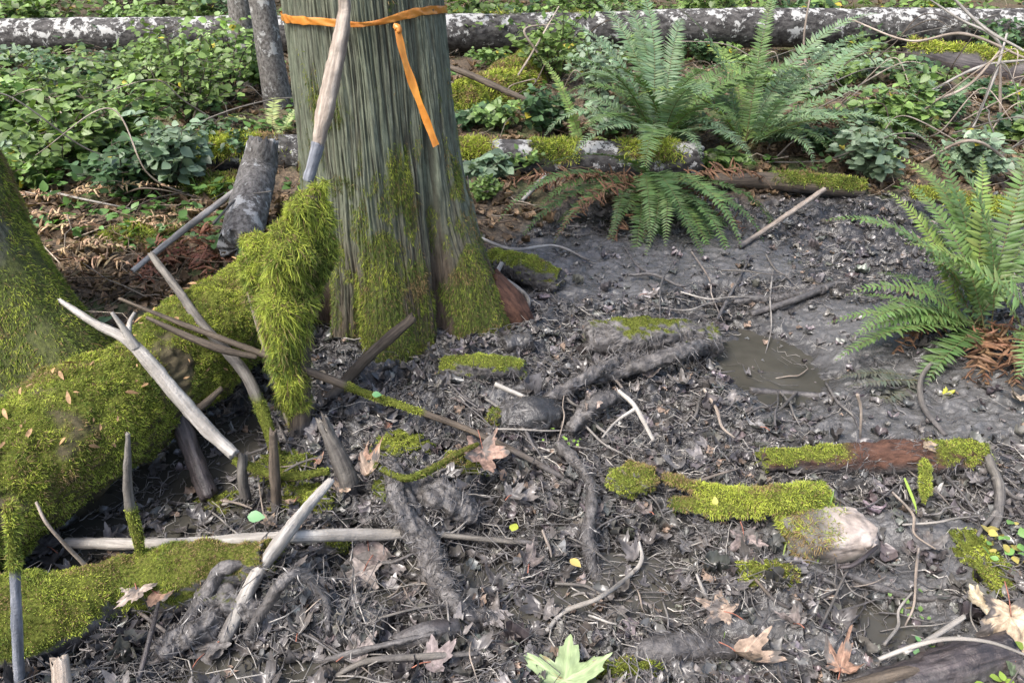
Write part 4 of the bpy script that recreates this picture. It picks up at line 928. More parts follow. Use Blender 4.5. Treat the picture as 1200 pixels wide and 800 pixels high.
fern('bright sword fern standing on the right bank above brown fronds', b, [(125, 62, .68, .45, FY), (112, 72, .70, .4, FG), (95, 75, .72, .4, FG), (70, 75, .75, .4, FG), (132, 68, .66, .8, FG), (142, 60, .68, .9, FG), (152, 55, .64, .9, FG), (162, 48, .62, .8, FG), (120, 66, .7, .8, FG), (118, 76, .72, .6, FG), (186, 22, .55, .6, FG), (-176, 16, .5, .7, FG), (-160, 18, .45, .9, FG), (-70, 12, .35, 1.5, BR, True), (-110, 8, .35, 1.3, BR, True), (-95, 25, .3, 1.8, BR, True), (102, 80, .6, .5, FY), (160, 40, .5, .9, FG), (175, 8, .5, .5, FG), (-170, 10, .45, .8, FG), (50, 68, .7, .5, FG), (35, 60, .7, .7, FG), (150, 30, .55, .6, FG), (168, 22, .62, .5, FG), (180, 14, .55, .7, FG), (85, 60, .6, .6, FY),
    (-140, 12, .42, 1.0, FD), (-155, 6, .5, .7, FD), (-60, 25, .4, 1.2, BR, True), (-100, 20, .3, 1.5, BR, True), (-80, 10, .35, 1.2, BR, True), (-125, 14, .33, 1.5, BR, True), (190, 8, .4, .8, BR, True), (-40, 30, .45, 1.0, FG)], .145)
b = g(1225, 400, .10)
fern('green sword fern leaning in from the right edge', b, [(-130, 35, .45, 1.3, FG), (-150, 30, .4, 1.2, FG), (-112, 30, .45, 1.4, FG), (-95, 35, .4, 1.4, FG), (140, 60, .6, .6, FY), (100, 70, .65, .6, FG), (170, 45, .5, .9, FG), (60, 60, .6, .6, FG)], .15)
b = g(1075, 440, .03)
fern('grey mud coated fern fronds flattened beside the silt', b, [(-165, 5, .28, .3, (.11, .115, .09)), (-150, 3, .24, .3, (.11, .115, .09)), (170, 5, .25, .4, (.10, .11, .085)), (-135, 2, .2, .3, (.12, .12, .10))], .10)
b = g(328, 160, .02)
fern('small pale yellowish fern in front of the slim trunks', b, [(150, 45, .5, 1.3, (.32, .36, .14)), (110, 50, .5, 1.3, (.30, .35, .13)), (60, 45, .5, 1.2, (.28, .34, .14)), (-150, 40, .4, 1.2, (.3, .36, .14)), (-90, 40, .35, 1.2, (.3, .36, .14))], .12)
b = g(680, 180, .02)
fern('yellow green fern frond hanging behind the spotted log', b, [(130, 60, .7, .5, FY), (100, 55, .6, .9, FY), (-60, 60, .35, 1.2, FY)], .10)
b = g(1105, 130, .02)
fern('small pale fern by the dead twigs at upper right', b, [(150, 55, .5, 1.0, FB), (120, 60, .5, 1.0, FB), (40, 50, .5, 1.0, FB), (200, 40, .5, 1.0, FB)], .12)
for (px, py, lab, L) in ((75, 232, 'fallen tan fern fronds lying left of the leafy bushes', .55), (130, 265, 'withered tan frond flat behind the left tree foot', .55), (60, 300, 'dry frond lying low behind the left tree', .4)):
    b = g(px, py, .05)
    fern(lab, b, [(a, 8 + 8 * rng.random(), L, .35, (.46, .32, .19), True) for a in (10, -5, 25, 170, 190)], .12, name='dead_fern')
b = g(235, 300, .03)
fern('heap of reddish brown dead fronds beside leaning log', b, [(a, 25, .4, 1.5, (.22, .10, .06), True) for a in (-160, -130, -100, -70, -40, 0, 40, 100, 160)] , .14, name='dead_fern')
b = g(115, 322, .03)
fern('drooping clump of dry brown fronds behind big mossy log', b, [(a, 35, .35, 1.9, (.26, .17, .09), True) for a in (-150, -125, -100, -80, -60, -30)], .10, name='dead_fern')
b = g(930, 150, .03)
fern('mat of dead brown fronds under the spreading fern', b, [(a, 25, .5, 1.2, (.14, .085, .05), True) for a in (-150, -120, -95, -70, -40, -10, 20)], .15, name='dead_fern')

# ------------------------------------------------------------ leaves and shrubs
def leaf_template():
    xs = [0, .18, .42, .68, .88, 1]; w_ = [.03, .28, .37, .27, .12, .01]; V = []; Q = []
    for x, a in zip(xs, w_): V += [(x, -a, .06 * a * 3 - .12 * x * x), (x, 0, -.12 * x * x), (x, a, .06 * a * 3 - .12 * x * x)]
    for i in range(5):
        for j in range(2): q = i * 3 + j; Q.append((q, q + 3, q + 4, q + 1))
    return np.array(V, float), np.array(Q)
LT, LQ = leaf_template()
def shrub(label, base, h, r, nst, leaf, col, group=None, name='leafy_shrub', dens=24, up=.8):
    """stems fanning from one base, alternate oval leaves"""
    t = thing(name, label, 'shrub', base, group); base = np.array(base)
    SV = []; SQ = []; off = 0; Ps = []; Xs = []
    for k in range(nst):
        a = rng.random() * 2 * pi; rr = r * math.sqrt(rng.random()); hh = h * (.55 + .5 * rng.random()) * (1 - .35 * rr / r)
        p0 = base + rng.normal(size=3) * [.05 * r, .05 * r, 0]; p2 = base + [cos(a) * rr, sin(a) * rr, hh]; p1 = (p0 + p2) / 2 + [0, 0, hh * .15] + rng.normal(size=3) * .06 * h
        Gt, _ = tube_grid([p0, p1, p2], [.0055 * h + .001, .004 * h + .001, .0015], 14, 5); SV.append(Gt.reshape(-1, 3)); SQ.append(gridq(Gt.shape[0], 5) + off); off += Gt.shape[0] * 5
        C = spline([p0, p1, p2], 30)
        # side twigs
        for q in range(5):
            i = rng.integers(10, 29); b2 = rng.random() * 2 * pi; ln = r * (.25 + .35 * rng.random())
            e = C[i] + np.array([cos(b2), sin(b2), .25]) * ln
            Cs = spline([C[i], (C[i] + e) / 2 + [0, 0, .05 * ln], e], 10)
            Gt, _ = tube_grid([C[i], Cs[5], e], [.0025 * h + .0008, .0018, .001], 8, 4); SV.append(Gt.reshape(-1, 3)); SQ.append(gridq(Gt.shape[0], 4) + off); off += Gt.shape[0] * 4
            m = int(dens / 4); pp = Cs[rng.integers(2, 10, m)] + rng.normal(size=(m, 3)) * .01; Ps.append(pp); Xs.append(unit(Cs[-1] - Cs[0]) + rng.normal(size=(m, 3)) * .8)
        m = int(dens * .6); Ps.append(C[rng.integers(8, 30, m)]); Xs.append(rng.normal(size=(m, 3)))
    P = np.vstack(Ps); X = np.vstack(Xs); X[:, 2] *= .4; X = unit(X)
    X[:, 2] -= .15 * rng.random(len(X))
    Z = np.array([0, 0, up]) + rng.normal(size=X.shape) * .33 + np.array([.0, -.25, 0])
    s = leaf * (.55 + .7 * rng.random(len(P)))
    M = frames(X, Z) * s[:, None, None]
    cc = np.array(col)[None] * (.6 + .8 * rng.random((len(P), 1))); yl = rng.random(len(P)) < .010; cc[yl] = np.array([.42, .36, .05]); lt = rng.random(len(P)) < .15; cc[lt] *= 1.45
    insts('foliage', LT, LQ, None, M, P, np.clip(cc, 0, 1), M_LEAF, t)
    V = np.vstack(SV); mk('stems', V, np.vstack(SQ), None, W_BROWN, t, attrs={'tc': V * 1.0})
    return t
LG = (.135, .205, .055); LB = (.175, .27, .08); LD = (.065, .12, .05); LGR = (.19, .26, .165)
SH = [  # px, py(base), height px, radius px, leaf m, colour, label
 (15, 170, 70, 60, .07, LB, 'bright broad leaved shrub at far left edge above the dry fronds'),
 (85, 205, 100, 60, .065, LG, 'leafy shrub right of the left tree trunk'),
 (70, 150, 90, 70, .065, LG, 'mid green shrub below the far log at left'),
 (150, 180, 90, 60, .06, LB, 'fresh green shrub in the middle of left thicket'),
 (150, 235, 75, 45, .055, LD, 'dark green low shrub above the withered frond'),
 (205, 225, 100, 50, .065, LGR, 'dusty grey green shrub with rounded leaves in left thicket'),
 (225, 150, 110, 70, .06, LG, 'tall leafy shrub below far log near slim trunks'),
 (270, 120, 110, 55, .055, LB, 'bright tall shrub in front of slim grey trunk'),
 (310, 110, 60, 30, .055, LB, 'small shoots between slim trunks and cedar'),
 (190, 110, 70, 80, .06, LG, 'wide shrub just in front of far log at left'),
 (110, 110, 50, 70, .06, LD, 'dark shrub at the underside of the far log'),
 (270, 195, 60, 40, .045, LD, 'sparse twiggy shrub left of the leaning log'),
 (30, 225, 50, 40, .05, LB, 'low bright shrub behind the left tree trunk'),
 (580, 60, 55, 60, .06, LG, 'leafy shrub over the far log right of cedar'),
 (650, 100, 90, 60, .06, LG, 'hanging leafy shrub over the mossy rotten log'),
 (690, 60, 80, 60, .06, LB, 'shrub behind the tall upright fern'),
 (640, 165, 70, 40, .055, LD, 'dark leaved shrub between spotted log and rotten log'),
 (700, 130, 90, 40, .055, LGR, 'dusty leaved shrub left of the tall fern'),
 (830, 45, 60, 60, .06, LG, 'shrub above the ferns behind the far log'),
 (1045, 170, 90, 36, .065, LB, 'bright pointed leaf shrub right of the spreading fern'),
 (1010, 215, 75, 36, .065, LGR, 'pale green low shrub at the end of thin mossy pole'),
 (1140, 215, 70, 32, .06, LGR, 'pale leafy shrub behind the right bank fern'),
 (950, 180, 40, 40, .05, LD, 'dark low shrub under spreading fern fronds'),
 (1180, 80, 70, 50, .05, LD, 'dark shrub at upper right edge'),
 (980, 60, 40, 60, .05, LD, 'low shrub in front of far log right of ferns'),
 (570, 235, 26, 20, .035, LG, 'tiny green shoots under log right of the cedar'),
]
for px, py, hp, rp, lf, col, lab in SH:
    b = g(px, py); d = depth(b); shrub(lab, b, hp / FPX * d * 1.08, rp / FPX * d, int(8 + rp / 6), lf, col, 'leafy shrubs of the undergrowth', dens=22)
# low bushes filling the ground between the named ones
for i, (px, py) in enumerate([(a, b_) for b_ in (62, 90, 125) for a in range(-60, 300, 62)] + [(a, 78) for a in range(600, 1240, 70)] + [(1010, 110), (1075, 100), (1190, 130), (930, 110), (1200, 170), (1120, 150), (1000, 150)] + [(a, 185) for a in (40, 110, 190)] + [(a, b_) for b_ in (110, 160) for a in range(905, 1260, 90)] + [(a, 205) for a in (620, 560, 830)] + [(a, 150) for a in (560, 620, 700)] ):
    b = g(px + rng.normal() * 14, py + rng.normal() * 5); d = depth(b)
    shrub(['low green bush filling the undergrowth between taller shrubs', 'low bush with drab green leaves filling the undergrowth'][i % 2], b, (24 + 22 * rng.random()) / FPX * d, (26 + 16 * rng.random()) / FPX * d, 8, .05 + .015 * rng.random(), [LG, LD, LB, LGR][i % 4], 'low bushes of the undergrowth', name='low_bush', dens=16)
# bushes just behind the far log
for i in range(26):
    x = -6.6 + i * .55 + rng.normal() * .1; y = farY + .55 + .35 * rng.random()
    shrub('knee high bush crowding just behind the long far log', (x, y, float(Hs(x, y))), .5 + .25 * rng.random(), .5, 9, .075, [LB, LG, LD, LB, LG][i % 5], 'bushes right behind the far log', name='thicket_bush', dens=26)
# tangle of bare dead stems lacing the undergrowth on the right
for i in range(80):
    px, py = (880 + 340 * rng.random(), 60 + 150 * rng.random()) if i < 50 else ((560 + 180 * rng.random(), 60 + 100 * rng.random()) if i < 62 else (40 + 260 * rng.random(), 120 + 130 * rng.random()))
    b = g(px, py, .02); a = rng.random() * 6.28; L_ = .5 + .8 * rng.random(); d = np.array([cos(a), sin(a) * .5, .15 + .5 * rng.random()])
    V, tc = tube_grid([b, b + d * L_ * .35 + rng.normal(size=3) * .06, b + d * L_ * .7 + rng.normal(size=3) * .08, b + d * L_ * [1, 1, .6]], [.006, .005, .004, .002], 40, 6, lumps(.001, 30, 3))
    o = mk('bramble_stem', V, gridq(V.shape[0], 6), None, [W_TAN, W_BROWN, W_GREY][i % 3], None, b, attrs={'tc': tc.reshape(-1, 3)})
    tag(o, ['thin tan dead stem lacing through the undergrowth', 'thin brown dead stem lacing through the undergrowth', 'thin grey dead stem lacing through the undergrowth'][i % 3], 'dead stem', 'dead stems in the undergrowth')
# thicket beyond the far log
k = 0
for row, (Y0, n) in enumerate(((10.2, 12), (12.2, 12), (15.0, 12), (19, 10))):
    for i in range(n):
        x = (-1 + 2 * (i + .5 + .5 * (rng.random() - .5)) / n) * Y0 * .85; y = Y0 + rng.normal() * .4
        if y < 9.6: y = 9.8
        h = .9 + .3 * row + .5 * rng.random()
        shrub('dense leafy bush in the far thicket beyond the long log', (x, y, float(Hs(x, y))), h, .9 + .15 * row, 12, .10 + .02 * row, [LG, LB, LD, LG][k % 4], 'bushes of the far thicket', name='thicket_bush', dens=34); k += 1
for i, (x, y) in enumerate(((-8, 15), (-4.2, 17), (-1, 14), (2.4, 18), (5.5, 15), (9, 17), (-11, 22), (7, 24), (0.5, 25), (-6, 26), (13, 24))):
    b = np.array([x, y, float(Hs(x, y))]); t = thing('forest_tree', 'distant forest trunk behind the far thicket', 'tree', b, 'distant forest trunks')
    r = .16 + .1 * rng.random()
    addtube('trunk', [b - [0, 0, .2], b + [.05, 0, 4], b + [.2, .1, 11]], [r * 1.2, r, r * .7], 60, 24, W_BROWN, t, lumps(.02, 6, i))
    P = b + np.array([0, 0, 6.5]) + rng.normal(size=(1500, 3)) * [1.1, 1.1, 1.7]
    M = frames(rdir(1500), rdir(1500, 1.)) * .35
    insts('crown', LT, LQ, None, M, P, np.tile([.05, .09, .03], (1500, 1)) * (.6 + .8 * rng.random((1500, 1))), M_LEAF, t)

# ------------------------------------------------------------ fallen leaves
def maple_outline(lobes=5, seed=0):
    r_ = np.random.default_rng(seed); key = []
    angs = {5: [-125, -62, 0, 62, 125], 3: [-70, 0, 70]}[lobes]; ln = {5: [.66, .92, 1, .92, .66], 3: [.8, 1, .8]}[lobes]
    pts = [(-178, .22)]
    for k, (a, l) in enumerate(zip(angs, ln)):
        w_ = 17 if lobes == 5 else 22
        pts += [(a - w_ * 1.15, .62 * l), (a - w_ * .8, .80 * l), (a - w_ * .5, .76 * l), (a - 4, .93 * l), (a, l), (a + 4, .93 * l), (a + w_ * .5, .76 * l), (a + w_ * .8, .80 * l), (a + w_ * 1.15, .62 * l)]
        if k < len(angs) - 1: pts += [((a + angs[k + 1]) / 2, .44)]
    pts += [(178, .22)]
    return [(math.radians(a + r_.normal() * 1.5), l * (1 + .05 * r_.normal())) for a, l in pts]
def maple_mesh(size, curl, seed, lobes=5, fold=0., crump=.05, hi=True):
    o = np.array(maple_outline(lobes, seed)); a_, l_ = o[:, 0], o[:, 1]
    if hi:
        t = np.linspace(0, len(o) - 1, len(o) * 3); a_ = np.interp(t, np.arange(len(o)), a_); l_ = np.interp(t, np.arange(len(o)), l_) * (1 + .05 * vn2(t * 1.3, t * 0, seed)); rings = [.12, .25, .38, .5, .62, .73, .83, .92, 1.]
    else: rings = [.3, .6, .82, 1.]
    n = len(a_); V = [(0, 0, 0)]
    for f_ in rings: V += [(l * f_ * cos(a), l * f_ * sin(a), 0) for a, l in zip(a_, l_)]
    V = np.array(V, float)
    rr = np.hypot(V[:, 0], V[:, 1]); a = np.arctan2(V[:, 1], V[:, 0])
    V[:, 2] += curl * rr ** 2 * (.6 + .8 * vn2(a * 1.2 + seed, a * 0, seed)) + crump * 1.4 * fbm2(V[:, 0] + seed, V[:, 1], 4, 4, seed) + .035 * np.cos(a * 5.8) * rr
    if fold:
        s_ = np.abs(V[:, 1]); V[:, 2] += fold * s_; V[:, 1] *= 1 / (1 + fold * .6)
    V *= size * 1.15
    T = [(0, 1 + i, 1 + i + 1) for i in range(n - 1)]; Q = []
    for r0 in range(len(rings) - 1):
        for i in range(n - 1):
            p = 1 + r0 * n + i; Q.append((p, p + n, p + n + 1, p + 1))
    return V, Q, T, n
def rotm(yaw, pitch, roll):
    cy, sy, cp, sp_, cr, sr = cos(yaw), sin(yaw), cos(pitch), sin(pitch), cos(roll), sin(roll)
    return np.array([[cy, -sy, 0], [sy, cy, 0], [0, 0, 1]]) @ np.array([[cp, 0, sp_], [0, 1, 0], [-sp_, 0, cp]]) @ np.array([[1, 0, 0], [0, cr, -sr], [0, sr, cr]])
def maple(label, px, py, h, size, yaw, col, curl=.4, pitch=0, roll=0, lobes=5, fold=0, vein=None, group=None, mat=None, seed=None, name='maple_leaf', crump=.05, stalk=.6, spots=None):
    if mat is None: gcol = sum(col) / 3; col = tuple((.75 * q + .25 * gcol) * .88 for q in col)
    seed = seed if seed is not None else int(px * 7 + py) % 991
    V, Q, T, n = maple_mesh(size, curl, seed, lobes, fold, crump)
    rr = np.hypot(V[:, 0], V[:, 1]); nz = fbm2(V[:, 0] / size, V[:, 1] / size, 5, 3, seed)
    an = np.arctan2(V[:, 1], V[:, 0]); vv = np.zeros(len(V))
    for va in (math.radians(q) for q in ([-125, -62, 0, 62, 125] if lobes == 5 else [-70, 0, 70])):
        dd = np.abs(np.angle(np.exp(1j * (an - va)))); vv = np.maximum(vv, np.exp(-(dd * np.maximum(rr / size, .12) / .035) ** 2))
    sec = np.exp(-(np.abs(((rr / size * 7 + np.abs(an) * 2) % 1) - .5) / .12) ** 2) * .25
    C = np.array(col)[None] * (1 + .45 * nz[:, None]) * (1 + .35 * vv[:, None] + sec[:, None] - .1)
    if mat is None: C = np.where((fbm2(V[:, 0] / size * 1.3, V[:, 1] / size, 2.2, 4, seed + 5) > .22)[:, None], np.array([.12, .105, .095])[None] * (1 + .3 * nz[:, None]), C)
    if spots is not None: C = np.where((nz > .42)[:, None], np.array(spots)[None], C)
    c = g(px, py, h); M = rotm(math.radians(yaw), math.radians(pitch), math.radians(roll))
    V = V @ M.T + c
    t = thing(name, label, 'leaf', c, group)
    mk('blade', V, Q, T, mat or M_LITTER, t, attrs={'Col': np.clip(C, 0, 1)})
    if stalk:
        e = c - M[:, 0] * size * stalk * 1.3; Vt, _ = tube_grid([c, (c + e) / 2 + [0, 0, .006], e], [.0014, .0012, .0016], 12, 5)
        mk('stalk', Vt, gridq(Vt.shape[0], 5), None, M_TWIG, t, attrs={'Col': np.tile(np.array([.30, .12, .08]), (Vt.shape[0] * 5, 1))})
    return t
TAN = (.42, .29, .19); BRN = (.30, .16, .10); GRY = (.19, .15, .135); PINK = (.40, .30, .25); MUDC = (.16, .145, .135)
maple('large pale green maple leaf lying underside up at the bottom edge', 662, 797, .05, .10, 80, (.34, .43, .22), .22, 0, -12, stalk=0, mat=M_LEAF, spots=(.30, .24, .12))
maple('yellow green leaf beside the bleached twig', 636, 737, .02, .032, 160, (.42, .50, .12), .2, 0, 10, 3, mat=M_LEAF, stalk=0)
maple('folded pink brown leaf standing on edge in the middle', 686, 480, .055, .055, 100, PINK, .6, -50, 15, 3, fold=1.2, stalk=0)
maple('broad reddish brown maple leaf draped at end of moss clump', 566, 528, .075, .09, -75, (.34, .20, .14), .5, 25, 0, 5, fold=.3)
maple('curled tan leaf tucked between stake and tufts', 430, 556, .09, .05, 60, TAN, .9, 10, 0, 3, fold=.4, stalk=0)
maple('rolled brown leaf above the curled tan one', 425, 540, .10, .045, 20, (.36, .20, .12), 1.2, 10, 0, 3, fold=.5, stalk=0)
maple('greyish brown leaf draped under the white pole', 432, 645, .05, .075, -80, (.24, .18, .155), .5, 35, 0, 3)
maple('grey maple leaf hanging over the centre puddle', 425, 672, .07, .075, -110, (.27, .22, .19), .3, 12, 8, 5)
maple('muddy maple leaf with lobes spread over puddle lower centre', 672, 697, .03, .055, 60, (.25, .195, .18), .4, 0, 0, 5)
maple('drooping brown maple leaf under the mossy branch', 872, 630, .035, .055, -80, (.28, .21, .185), .4, 40, 0, 5)
maple('tan leaf lying under sticks left of the smooth silt', 848, 716, .03, .06, 150, (.36, .25, .17), .3, 0, 0, 5)
maple('long curled tan leaf edge near the bottom right', 868, 768, .04, .07, -30, (.42, .29, .20), 1.0, 15, 0, 3, fold=.7)
maple('orange brown crumpled leaf at the bottom beside brown stick', 985, 782, .04, .05, 60, (.36, .19, .11), .9, 10, 0, 5, crump=.12)
maple('big papery tan leaf curling at right edge', 1185, 722, .07, .10, -95, (.55, .40, .24), .9, 35, 0, 5, crump=.1)
maple('pale papery leaf lobe above the big tan leaf', 1150, 705, .09, .05, 170, (.56, .43, .24), .7, 0, 0, 3, stalk=0)
maple('greenish dull leaf under the big tan leaf', 1190, 775, .05, .05, -60, (.12, .16, .07), .5, 20, 0, 3)
maple('brown leaf lying over rotten log moss', 1088, 520, .10, .03, -80, (.40, .28, .16), .6, 20, 0, 3, stalk=0)
maple('yellow leaf lying on the silt left of right edge fern', 1108, 462, .02, .03, 10, (.45, .45, .06), .5, 0, 0, 3, fold=.5, stalk=0, mat=M_LEAF)
maple('pale brown leaf at right edge above the silt', 1200, 470, .04, .05, 180, (.48, .36, .24), .7, 0, 0, 5)
maple('whitish brown leaf on the low mossy log beside mossy twig', 180, 672, .09, .05, 30, (.45, .34, .26), .3, -10, 0, 5)
maple('pale torn leaf lying on low mossy log end', 160, 690, .09, .055, -60, (.42, .32, .25), .3, 0, 10, 5)
maple('orange brown leaf folded under the pale torn one', 185, 695, .075, .05, -20, (.36, .20, .12), .4, 0, 0, 3)
maple('tan leaf near the moss patch under white pole', 235, 668, .06, .035, -60, (.36, .29, .24), .4, 0, 0, 3)
maple('pale brown leaf against mossy tree foot on big log', 88, 437, 0.0, .04, 60, (.45, .36, .2), .5, 0, 0, 3, stalk=0)
maple('white grey leaf piece on muddy channel bank', 758, 345, .03, .05, 20, (.42, .38, .36), .4, 0, 0, 3)
maple('dull leaf under the spotted log near fern', 715, 225, .08, .06, 20, (.50, .40, .26), .6, -20, 0, 3)
maple('brown leaf hung in drooping dark fern', 690, 240, .10, .05, -20, (.42, .22, .12), .6, -20, 0, 5)
maple('pale grey maple leaf lower centre beside muddy root', 575, 722, .03, .05, 10, (.32, .28, .26), .5, 0, 0, 5)
maple('dull purple leaf tip near bottom edge centre', 505, 775, .03, .055, 20, (.26, .20, .19), .6, 0, 0, 3)
maple('curled grey brown leaf bottom centre left', 415, 765, .03, .055, 30, (.34, .28, .26), .6, 0, 0, 3)
maple('large muddy leaf with holes left of the tan stick end', 240, 765, .02, .06, 70, MUDC, .4, 0, 0, 5)
maple('mud grey leaf by puddle at lower left', 255, 752, .02, .05, 200, MUDC, .5, 0, 0, 5)
maple('dark grey leaf half in the water by the big log', 55, 640, .04, .06, 150, (.17, .14, .13), .3, 0, 0, 5)
for i, (px, py, s_, c_) in enumerate(((400, 575, .035, TAN), (345, 588, .04, (.42, .27, .17)), (312, 612, .03, TAN), (372, 540, .03, BRN), (300, 632, .03, (.45, .33, .25)), (455, 500, .03, BRN), (540, 470, .035, GRY), (760, 600, .035, GRY), (820, 640, .04, MUDC), (600, 580, .045, MUDC), (700, 600, .04, GRY), (930, 730, .04, GRY), (1090, 640, .05, MUDC), (620, 660, .05, GRY), (800, 450, .05, MUDC), (890, 500, .05, (.30, .28, .26)), (760, 440, .04, GRY), (350, 740, .05, MUDC), (470, 700, .045, GRY))):
    maple(['small tan leaf lodged between stake and snag', 'brown leaf lodged on moss mat above white pole', 'tan leaf beside round green leaf', 'brown leaf under draped moss foot', 'pale leaf just above white pole', 'brown leaf right of draped moss below long branch', 'grey leaf below mossy root strip', 'grey leaf left of bright mossy branch', 'mud grey leaf under bright mossy branch', 'mud grey leaf above thin grey stick', 'grey leaf beside sunken dark branch',
        'grey leaf left of small right puddle', 'wide mud grey leaf right of pink rock', 'grey leaf at left edge of lower centre puddle', 'mud grey leaf under the muddy diagonal branches', 'light grey leaf on channel bank left of rotten log', 'grey leaf beside curled muddy branch', 'mud grey leaf over arching root', 'grey leaf floating below the white pole'][i], px, py, .05 if i < 6 else .03, s_, 360 * rng.random(), c_, .7, rng.normal() * 14, rng.normal() * 14, 3 if i % 2 else 5, fold=.3 * (i % 3), stalk=.5 * (i % 2), crump=.10)
# green oval leaf and moss-log debris
def oval(label, px, py, h, L, yaw, col, pitch=0, roll=0, name='oval_leaf', pos=None, mat=None, group=None):
    c = g(px, py, h) if pos is None else pos; M = rotm(math.radians(yaw), math.radians(pitch), math.radians(roll)) * L
    V = LT @ M.T + c; C = np.tile(np.array(col), (len(V), 1)); o = mk(name, V, LQ, None, mat or M_LEAF, None, c, attrs={'Col': C}); return tag(o, label, 'leaf', group)
oval('round smooth green leaf lying beside short brown stake', 290, 605, .09, .045, 0, (.22, .42, .20), 0, 25)
oval('small green oval leaf lying where two branches cross', 436, 462, .13, .03, 0, (.12, .30, .12), 0, 30)
oval('narrow yellow leaf standing on the mossy branch', 838, 592, .07, .025, 90, (.55, .50, .14), -60, 0)
oval('narrow yellow leaf left of the lobed muddy leaf', 600, 622, .05, .035, 70, (.45, .50, .08), 0, 0)
oval('tiny yellow leaf on the centre puddle edge', 599, 720, .01, .02, 10, (.45, .50, .05), 0, 0)
oval('small cream leaf floating on bottom left puddle', 306, 768, .0, .022, 0, (.5, .5, .3), 0, 0)
oval('yellow straw leaf curled near muddy maple leaf', 668, 655, .06, .035, -40, (.6, .45, .15), 0, 0)
# debris on the big log: cedar sprays and flakes
Vl = LOGV[1]
P, N = sample(Vl, 900, lambda P, N: sstep(.3, .6, N[:, 2]))
X = rng.normal(size=P.shape); X -= N * (X * N).sum(1)[:, None]
s = .012 + .034 * rng.random(len(P)) ** 2
sel = rng.random(len(P)) < .55; P, N, X, s = P[sel], N[sel], X[sel], s[sel]
M = frames(X, N + rng.normal(size=N.shape) * .2) * np.stack([s, s * .45, s], -1)[:, None, :]
o = insts('bark_flakes', LT, LQ, None, M, P + N * .014, np.array([.36, .22, .11]) * (.5 + .9 * rng.random((len(P), 1))), M_LITTER)
tag(o, 'brown flakes and leaf bits scattered over the big mossy log', 'debris', None, 'stuff')

# ------------------------------------------------------------ litter that nobody could count
def scatter(n, ymin, ymax, want):
    u = rng.random(n); y = ymin * (ymax / ymin) ** u; x = (rng.random(n) * 2 - 1) * (y * .85 + .6)
    fl_, s_ = zones(x, y); h = Hs(x, y) + Hd(x, y)
    ok = rng.random(n) < want(x, y, fl_, s_, h); return x[ok], y[ok], h[ok]
CRV, CRQ, CRT, _ = maple_mesh(1., .35, 5, 3, 0, .10, False)
def crumpled(n):
    V = np.tile(LT[None], (n, 1, 1)); ph = rng.random((n, 1)) * 9; a = rng.normal(size=(n, 1)) * .9; b_ = rng.normal(size=(n, 1)) * .8
    V[..., 2] += a * V[..., 1] ** 2 * 3 + b_ * (V[..., 0] - .5) ** 2 * 1.3 + .10 * np.sin(V[..., 0] * 7 + ph) * (1 + V[..., 1] * 3)
    V[..., 1] *= (.7 + .9 * rng.random((n, 1))); V[..., 1] += .18 * np.sin(V[..., 0] * 5 + ph * 2)
    V[..., 0] -= .5
    return V
xs_ = np.linspace(-.5, .5, 8); ys_ = np.linspace(-.5, .5, 5)
GT = np.array([(a_, b_) for a_ in xs_ for b_ in ys_]); GQ = np.array([(i * 5 + j, (i + 1) * 5 + j, (i + 1) * 5 + j + 1, i * 5 + j + 1) for i in range(7) for j in range(4)])
def leaf_litter(name, label, x, y, h, smin, smax, colfn, mat, flat=.45, lift=.004, drape=True):
    """crumpled leaf scraps: ragged sheets that sag onto the ground under them"""
    n = len(x); s = (smin + (smax - smin) * rng.random(n) ** 1.8)[:, None]; asp = (.25 + .6 * rng.random((n, 1)))
    U = np.repeat(GT[None, :, 0], n, 0); W_ = np.repeat(GT[None, :, 1], n, 0)
    prof = np.sqrt(np.clip(1 - (U * 1.9) ** 2, .02, 1)) * (1 + .45 * rng.normal(size=(n, 8)).repeat(5, 1))
    ph = rng.random((n, 1)) * 9
    bend = (rng.normal(size=(n, 1)) * 1.1) * U ** 2
    X_ = U * s; Y_ = (W_ * prof * asp + bend * .5 + .06 * rng.normal(size=U.shape)) * s
    Z_ = (np.abs(rng.normal(size=(n, 1))) * 1.8 * W_ ** 2 * asp + rng.normal(size=(n, 1)) * .9 * U ** 2 + .07 * np.sin(U * 11 + ph) * (1 + 2 * W_) + .05 * rng.normal(size=U.shape)) * s * flat * 1.6
    a_ = rng.random((n, 1)) * 2 * pi; ca, sa = np.cos(a_), np.sin(a_)
    wx = x[:, None] + X_ * ca - Y_ * sa; wy = y[:, None] + X_ * sa + Y_ * ca
    hz = H(wx.ravel(), wy.ravel()).reshape(wx.shape) if drape else h[:, None]
    hz = np.maximum(hz, WATER_Z - .002 + 0 * hz)
    hz = .45 * hz + .55 * hz.mean(1, keepdims=True)
    tilt = rng.normal(size=(n, 1)) * flat * .5
    V = np.stack([wx, wy, hz + lift + Z_ + np.abs(U) * tilt * s], -1)
    c_ = np.repeat(colfn(n)[:, None], 40, 1) * (1 + .12 * rng.normal(size=(n, 40, 1)))
    o = mk(name, V.reshape(-1, 3), ((np.arange(n) * 40)[:, None, None] + GQ[None]).reshape(-1, 4), None, mat, attrs={'Col': np.clip(c_.reshape(-1, 3), 0, 1)})
    return tag(o, label, 'leaf litter', None, 'stuff')
x, y, h = scatter(24000, .6, 5.5, lambda x, y, f, s, h: (1 - f) * (1 - .70 * s) * np.where(h < WATER_Z + .005, .15, 1))
